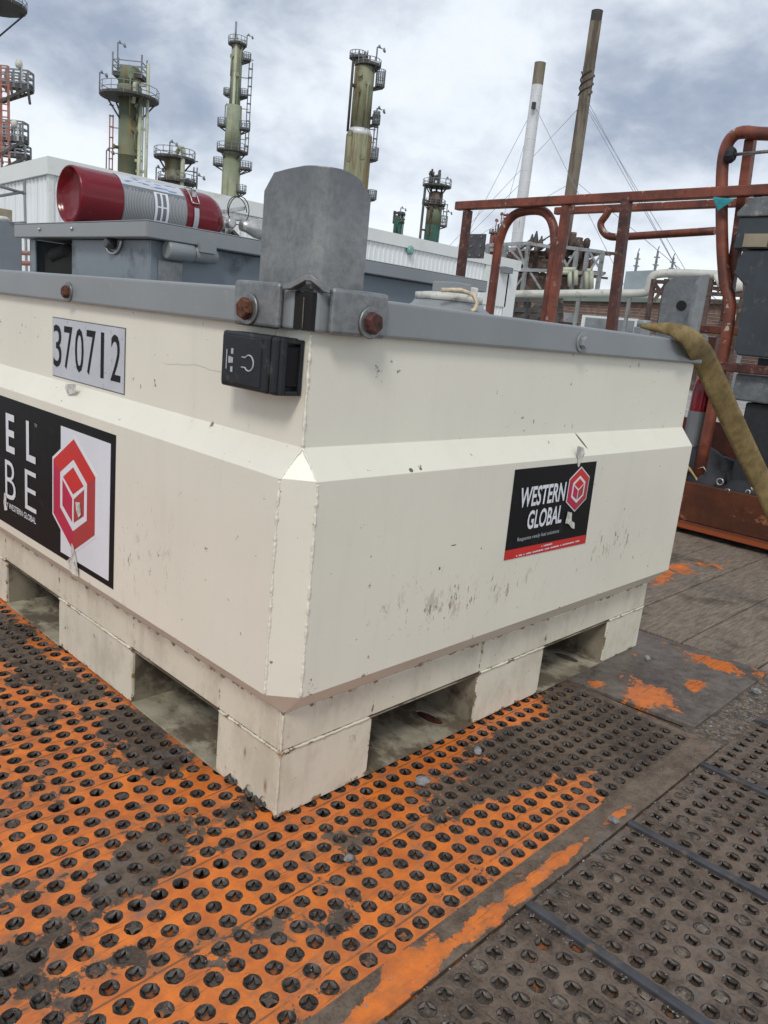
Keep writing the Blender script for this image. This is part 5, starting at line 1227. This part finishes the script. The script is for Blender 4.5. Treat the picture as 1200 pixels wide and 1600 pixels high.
# stacks
def stack(name, lab, D, u0, v0, u1, v1, w0, w1, segs, wires):
    """tapering stack; (u1, v1) sits low, (u0, v0) at the top"""
    base = at(u1 + (u0 - u1) * .55, v1 + (v0 - v1) * .55, D); ax = Vector((base.x, base.y, 0)); k = depth(base) / FPX
    t = thing(name, (ax.x, ax.y, GZ), lab, 'chimney', 'tall stacks beyond the white building'); inv = Matrix.Translation((-ax.x, -ax.y, -GZ))
    def PT(m, nm, mt): o = m.build(nm, mt, None); o.parent = t; o.matrix_parent_inverse = inv; return o
    Z = lambda v: zat(u1 + (u0 - u1) * (v1 - v) / (v1 - v0), v, D); zt_, zb = Z(v0), Z(v1)
    R = lambda z: (w1 + (w0 - w1) * (z - zb) / (zt_ - zb)) * k / 2
    for (va, vb, mt, rg) in segs:
        za = Z(va); zb2 = GZ if vb is None else Z(vb); n_ = max(1, int((za - zb2) / rg)); prof = []
        for i in range(n_):
            p = zb2 + (za - zb2) * i / n_; q = zb2 + (za - zb2) * (i + 1) / n_; r = R((p + q) / 2); prof += [(r, p + .02), (r, q - .10), (r * 1.02, q - .08), (r * 1.02, q - .01)]
        m = MB(); m.lathe(prof, (ax.x, ax.y, 0), n=32, sm=False); PT(m, 'shell', mt)
    for (v, uu, vv, D2) in wires:
        e = at(uu, vv, D2); m = MB(); d_ = Vector((ax.x, ax.y, Z(v))); e2 = d_ + (e - d_) * ((d_.z - GZ) / max(.1, (d_.z - e.z)))
        m.tube([d_, e2], .035, 5); PT(m, 'guy_wire', M_wire)
    return t, PT, ax, k, Z
t, PT, ax, k, Z = stack('stack', 'white clad chimney stack held by guy wires', 140, 839, 85, 815, 385, 17, 18, [(98, 133, M_stackb, 5), (133, None, M_stackw, 1.6)], [(165, 760, 310, 150), (165, 905, 305, 120), (170, 775, 380, 150), (280, 770, 330, 150)])
m = MB(); c = at(834, 165, 138.5); m.beam((c.x, c.y, c.z - .5), (c.x, c.y, c.z + .5), .5); PT(m, 'sample_port', M_soot)
t, PT, ax, k, Z = stack('stack', 'taller brown concrete chimney stack with sooty tip', 140, 926, 20, 884, 415, 17, 20, [(17, 34, M_soot, 4), (34, None, M_stackb, 6)], [(158, 995, 295, 120), (162, 990, 300, 115), (160, 800, 280, 150), (280, 955, 330, 120), (150, 1010, 330, 110), (285, 850, 310, 150)])
m = MB()
for i in range(3):
    z0, z1 = Z(150), Z(112); r = 10.5 * k; m.tube([(ax.x + r * math.cos(a * .7 + i * 2.1), ax.y + r * math.sin(a * .7 + i * 2.1), z0 + (z1 - z0) * a / 9) for a in range(10)], .10, 5)
PT(m, 'helical_strake', M_soot)
# process block under the stacks
pb_ = at(860, 430, 120); k = depth(pb_) / FPX; rt = Vector((CX.x, CX.y, 0)).normalized(); fw = Vector((-rt.y, rt.x, 0))
pu = thing('process_unit', (pb_.x, pb_.y, GZ), 'grey steel framed process block with pipes under the two chimney stacks', 'plant structure')
pinv = Matrix.Translation((-pb_.x, -pb_.y, -GZ))
def PU(m, nm, mt): o = m.build(nm, mt, None); o.parent = pu; o.matrix_parent_inverse = pinv; return o
def W3(u, v, dd=0): q = at(u, v, 120); return Vector((q.x, q.y, q.z)) + fw * dd
m = MB()
def fr(u0, v0, u1, v1, dd, th=.45):
    a, b = W3(u0, v0, dd), W3(u1, v1, dd); m.beam(a, b, th)
for dd in (0, 9):
    for u, vt in ((763, 383), (790, 383), (826, 380), (872, 385), (902, 390), (919, 388), (942, 394)): q = W3(u, vt, dd); m.beam((q.x, q.y, GZ), q, .5)
    fr(763, 383, 826, 380, dd); fr(826, 380, 872, 388, dd); fr(872, 385, 942, 394, dd); fr(763, 421, 872, 423, dd); fr(872, 425, 942, 428, dd)
    fr(790, 383, 826, 421, dd, .3); fr(808, 382, 822, 421, dd, .3); fr(826, 421, 800, 455, dd, .3); fr(826, 421, 845, 452, dd, .3); fr(919, 390, 942, 428, dd, .3); fr(942, 394, 919, 426, dd, .3); fr(872, 386, 890, 425, dd, .3); fr(902, 388, 880, 425, dd, .3)
for u, v in ((763, 383), (826, 380), (872, 385), (942, 394), (826, 422), (942, 428)): m.beam(W3(u, v, 0), W3(u, v, 9), .4)
PU(m, 'steel_frame', M_frame)
m = MB(); random.seed(5)
for i in range(60):
    u = random.uniform(800, 935); v = random.uniform(386, 430) if u > 830 else random.uniform(392, 430); a = W3(u, v, random.uniform(1, 8)); kind = i % 3
    if kind == 0: m.tube([a, a + Vector((0, 0, random.uniform(1, 4)))], random.uniform(.2, .7), 6)
    elif kind == 1: m.beam(a, a + rt * random.uniform(1, 5), random.uniform(.2, .5))
    else: m.lathe([(.2, 0), (.5, .3), (.5, 1.1), (.2, 1.4)], a, n=8)
PU(m, 'process_piping', M_brown)
m = MB()
for (u0, v0, u1, v1) in ((805, 388, 868, 420), (875, 400, 932, 428), (800, 424, 866, 452), (880, 430, 935, 460)):
    a, b = W3(u0, v0, 4), W3(u1, v1, 4); c_, d_ = W3(u1, v0, 4), W3(u0, v1, 4); vs = [a, c_, b, d_]; m.add([tuple(p) for p in vs] + [tuple(p + fw * 3) for p in vs], [(0, 1, 2, 3), (7, 6, 5, 4), (0, 4, 5, 1), (1, 5, 6, 2), (2, 6, 7, 3), (3, 7, 4, 0)])
PU(m, 'equipment_housing', M_brown)
m = MB()
for (u, v0, v1) in ((888, 425, 448), (897, 423, 446), (914, 425, 452), (921, 424, 452)): a, b = W3(u, v0, -1), W3(u, v1, -1); m.tube([a, b], .35, 7)
for (u0, u1, v) in ((872, 897, 422), (872, 888, 426), (914, 921, 424)): m.tube([W3(u0, v, -1), W3(u1, v, -1)], .35, 7)
PU(m, 'exhaust_pipe', M_pipe)
for i in range(4):
    u, v = ((835, 377), (842, 372), (850, 380), (905, 383))[i]
    m = MB(); a = W3(u, v + 8, 3); m.lathe([(.3, 0), (.5, .4), (.3, 1.2), (.1, 2)], a, n=8); m.beam(a, a + rt * 2 + Vector((0, 0, 1.5)), .2); PU(m, 'vent_fitting', M_plat)
def t6x(t, PT, ax, rt, fw, k, Z): 
    m = MB()
    for du in (-8, 0, 7): a = ax + rt * (du * k); m.tube([(a.x, a.y, Z(372)), (a.x, a.y, Z(350 + abs(du)))], 1.5 * k, 6)
    m.tube([(ax.x + rt.x * 7 * k, ax.y + rt.y * 7 * k, Z(364)), (ax.x + rt.x * 14 * k, ax.y + rt.y * 14 * k, Z(360))], 1 * k, 6); PT(m, 'head_piping', M_plat)
tower('process_tower', 'small faded red column seen through the arched basket gate', 'tower', 130, 775, [(368, 400, 22, M_redv)], plats=[(366, 26, 0, 6)], extra=t6x)
# big lagged pipe on the right
lp = thing('pipeline', (45, 10, GZ), 'thick cream lagged pipeline crossing behind the basket with a step up', 'pipeline'); linv = Matrix.Translation((-45, -10, -GZ))
def PL(m, nm, mt): o = m.build(nm, mt, None); o.parent = lp; o.matrix_parent_inverse = linv; return o
D_ = 62
pp = [at(790, 460, D_), at(880, 459, D_), at(950, 458.5, D_), at(1003, 458, D_), at(1012, 452, D_), at(1015, 443, D_), at(1019, 433, D_), at(1030, 428, D_), at(1060, 427, D_), at(1115, 429, D_), at(1170, 432, D_), at(1260, 440, D_)]
kk = depth(at(950, 458, D_)) / FPX
m = MB(); m.tube(spline(pp, 5), 6.3 * kk, 14); PL(m, 'pipe_run', M_lagged)
for u, v in ((830, 460), (905, 460), (985, 459), (1048, 430), (1108, 430), (1180, 434)): q = at(u, v, D_); m = MB(); m.beam((q.x, q.y, GZ), (q.x, q.y, q.z - .1), .22); PL(m, 'pipe_support', M_frame)
# brick building, sheds
def block(name, lab, cat, u0, v0, u1, v1, D0, D1, dep, mt, roof=None, parts=()):
    a, b = at(u0, v0, D0), at(u1, v1, D1); zt_ = max(a.z, b.z); d = (b - a); d.z = 0; d.normalize(); nrm = Vector((-d.y, d.x, 0)); 
    if nrm.dot(a - CAM) < 0: nrm = -nrm
    c = (a + b) / 2; t = thing(name, (c.x, c.y, GZ), lab, cat); inv = Matrix.Translation((-c.x, -c.y, -GZ))
    def PK(m, nm, mt_): o = m.build(nm, mt_, None); o.parent = t; o.matrix_parent_inverse = inv; return o
    m = MB(); q = [a, b, b + nrm * dep, a + nrm * dep]; m.add([(p.x, p.y, GZ) for p in q] + [(q[i].x, q[i].y, (a.z, b.z, b.z, a.z)[i]) for i in range(4)], [(0, 3, 2, 1), (4, 5, 6, 7), (0, 1, 5, 4), (1, 2, 6, 5), (2, 3, 7, 6), (3, 0, 4, 7)]); PK(m, 'wall', mt)
    if roof:
        m = MB(); q = [a - d * .4 - nrm * .4, b + d * .4 - nrm * .4, b + d * .4 + nrm * (dep + .4), a - d * .4 + nrm * (dep + .4)]; zz = (a.z, b.z, b.z, a.z)
        m.add([(q[i].x, q[i].y, zz[i] + .01) for i in range(4)] + [(q[i].x, q[i].y, zz[i] + .35 + (dep * .05 if i > 1 else 0)) for i in range(4)], [(0, 3, 2, 1), (4, 5, 6, 7), (0, 1, 5, 4), (1, 2, 6, 5), (2, 3, 7, 6), (3, 0, 4, 7)]); PK(m, 'roof', roof)
    return t, PK, a, b, d, nrm
t, PK, a, b, d, nrm = block('brick_building', 'low brown brick building with green roof edge and pale roller door', 'building', 878, 471, 1290, 478, 75, 66, 14, M_brick, M_roofg)
# courses of brick as recessed joints
m = MB(); L_ = (b - a).length
for i in range(24):
    z = GZ + .25 * (i + 1)
    if z < min(a.z, b.z): m.beam(a + Vector((0, 0, z - a.z)) - nrm * .005, a + d * (L_ - .1) + Vector((0, 0, z - a.z)) - nrm * .005, .05, .03)
PK(m, 'mortar_course', M_concrete)
def onwall(u0, v0, u1, v1, thick, nm, mt):
    r0, r1 = ray(u0, v0), ray(u1, v1)
    def hit(r): tt = (a - CAM).dot(nrm) / Vector((r.x, r.y, 0)).dot(nrm) if abs(r.dot(nrm)) > 1e-6 else 1; return CAM + r * tt
    p, q = hit(r0), hit(r1); zz0, zz1 = q.z, p.z; p2 = Vector((p.x, p.y, 0)) - nrm * thick; q2 = Vector((q.x, q.y, 0)) - nrm * thick; m = MB()
    vs = [p2, q2, q2 + nrm * (thick - .01), p2 + nrm * (thick - .01)]; m.add([(s_.x, s_.y, zz0) for s_ in vs] + [(s_.x, s_.y, zz1) for s_ in vs], [(0, 3, 2, 1), (4, 5, 6, 7), (0, 1, 5, 4), (1, 2, 6, 5), (2, 3, 7, 6), (3, 0, 4, 7)]); return PK(m, nm, mt)
onwall(911, 492, 993, 530, .12, 'door_frame', M_trim); onwall(917, 496, 988, 530, .2, 'roller_door', M_rail); onwall(876, 488, 904, 505, .3, 'wall_panel', M_frame); onwall(1150, 492, 1162, 506, .2, 'window', M_trim)
block('steel_shed', 'blue grey shed wall behind the raised pipeline', 'building', 978, 424, 1022, 422, 85, 85, 8, M_gshed)
block('steel_shed', 'pale grey tall shed seen between the basket braces at the right', 'building', 1100, 470, 1300, 478, 95, 95, 12, M_roofg)
# trestle between pipe and shed
tr = thing('pipe_trestle', tuple(at(1080, 460, 60))[:2] + (GZ,), 'rusty pipe trestle with dark valves behind the far bracket', 'plant structure'); tp = tr.location.copy()
m = MB()
def T3(u, v, dd=0): return at(u, v, 60 + dd)
for u in (1022, 1042, 1062, 1112, 1140, 1166): q = T3(u, 440); m.beam((q.x, q.y, GZ), T3(u, 436), .28)
for (p, q) in (((1018, 440), (1120, 443)), ((1018, 455), (1175, 462)), ((1022, 470), (1042, 442)), ((1042, 470), (1022, 442)), ((1042, 456), (1062, 442)), ((1110, 470), (1170, 480)), ((1120, 455), (1140, 440)), ((1112, 450), (1166, 458))): m.beam(T3(*p), T3(*q), .25)
o = m.build('frame', M_brown, None); o.parent = tr; o.matrix_parent_inverse = Matrix.Translation(-tp)
m = MB(); m.tube(spline([T3(1118, 440), T3(1130, 436), T3(1140, 446), T3(1160, 444)], 5), .5, 8); m.lathe([(.3, 0), (.6, .3), (.6, 1.0), (.3, 1.2)], T3(1136, 460), n=10); o = m.build('valve', M_whitecap, None); o.parent = tr; o.matrix_parent_inverse = Matrix.Translation(-tp)
# far pylons
for (u, v0, v1, lab) in ((1046, 402, 440, 'tiny lattice pylon on the horizon above the pipeline'), (1020, 392, 440, 'faint thin transmission mast far behind the shed'), (990, 395, 440, 'second faint transmission mast left of the shed')):
    m = MB(); D2 = 300; c = at(u, v1, D2); kz = depth(c) / FPX; z1 = zat(u, v0, D2)
    for s_ in (-1, 1): m.beam((c.x + rt.x * s_ * 3 * kz, c.y + rt.y * s_ * 3 * kz, GZ), (c.x + rt.x * s_ * .6 * kz, c.y + rt.y * s_ * .6 * kz, z1), .35)
    for i in range(7):
        z = c.z + (z1 - c.z) * i / 6; w_ = (3 - 2.2 * i / 6) * kz; m.beam((c.x - rt.x * w_, c.y - rt.y * w_, z), (c.x + rt.x * w_, c.y + rt.y * w_, z + (z1 - c.z) / 6), .3)
    for f in (.55, .8): z = c.z + (z1 - c.z) * f; m.beam((c.x - rt.x * 4.5 * kz, c.y - rt.y * 4.5 * kz, z), (c.x + rt.x * 4.5 * kz, c.y + rt.y * 4.5 * kz, z), .4)
    o = m.build('pylon', M_rail, None); tag(o, lab, 'pylon', 'pylons on the horizon')
# low pipe rack filling behind the white building's end
rk = thing('pipe_rack', tuple(at(840, 470, 50))[:2] + (GZ,), 'dark low pipe rack between the white building and the brick building', 'plant structure'); tp2 = rk.location.copy(); m = MB()
for u in (804, 825, 850, 872): q = at(u, 480, 50); m.beam((q.x, q.y, GZ), at(u, 466, 50), .3)
for (p, q) in (((800, 468), (880, 470)), ((800, 484), (880, 486)), ((804, 505), (850, 470)), ((825, 505), (872, 470))): m.beam(at(*p, 50), at(*q, 50), .28)
o = m.build('frame', M_plat, None); o.parent = rk; o.matrix_parent_inverse = Matrix.Translation(-tp2)
m = MB()
for i in range(6): m.tube([at(798, 470 + i * 6, 52), at(880, 471 + i * 6, 52)], .22 + .08 * (i % 3), 6)
o = m.build('rack_pipes', M_brown, None); o.parent = rk; o.matrix_parent_inverse = Matrix.Translation(-tp2)
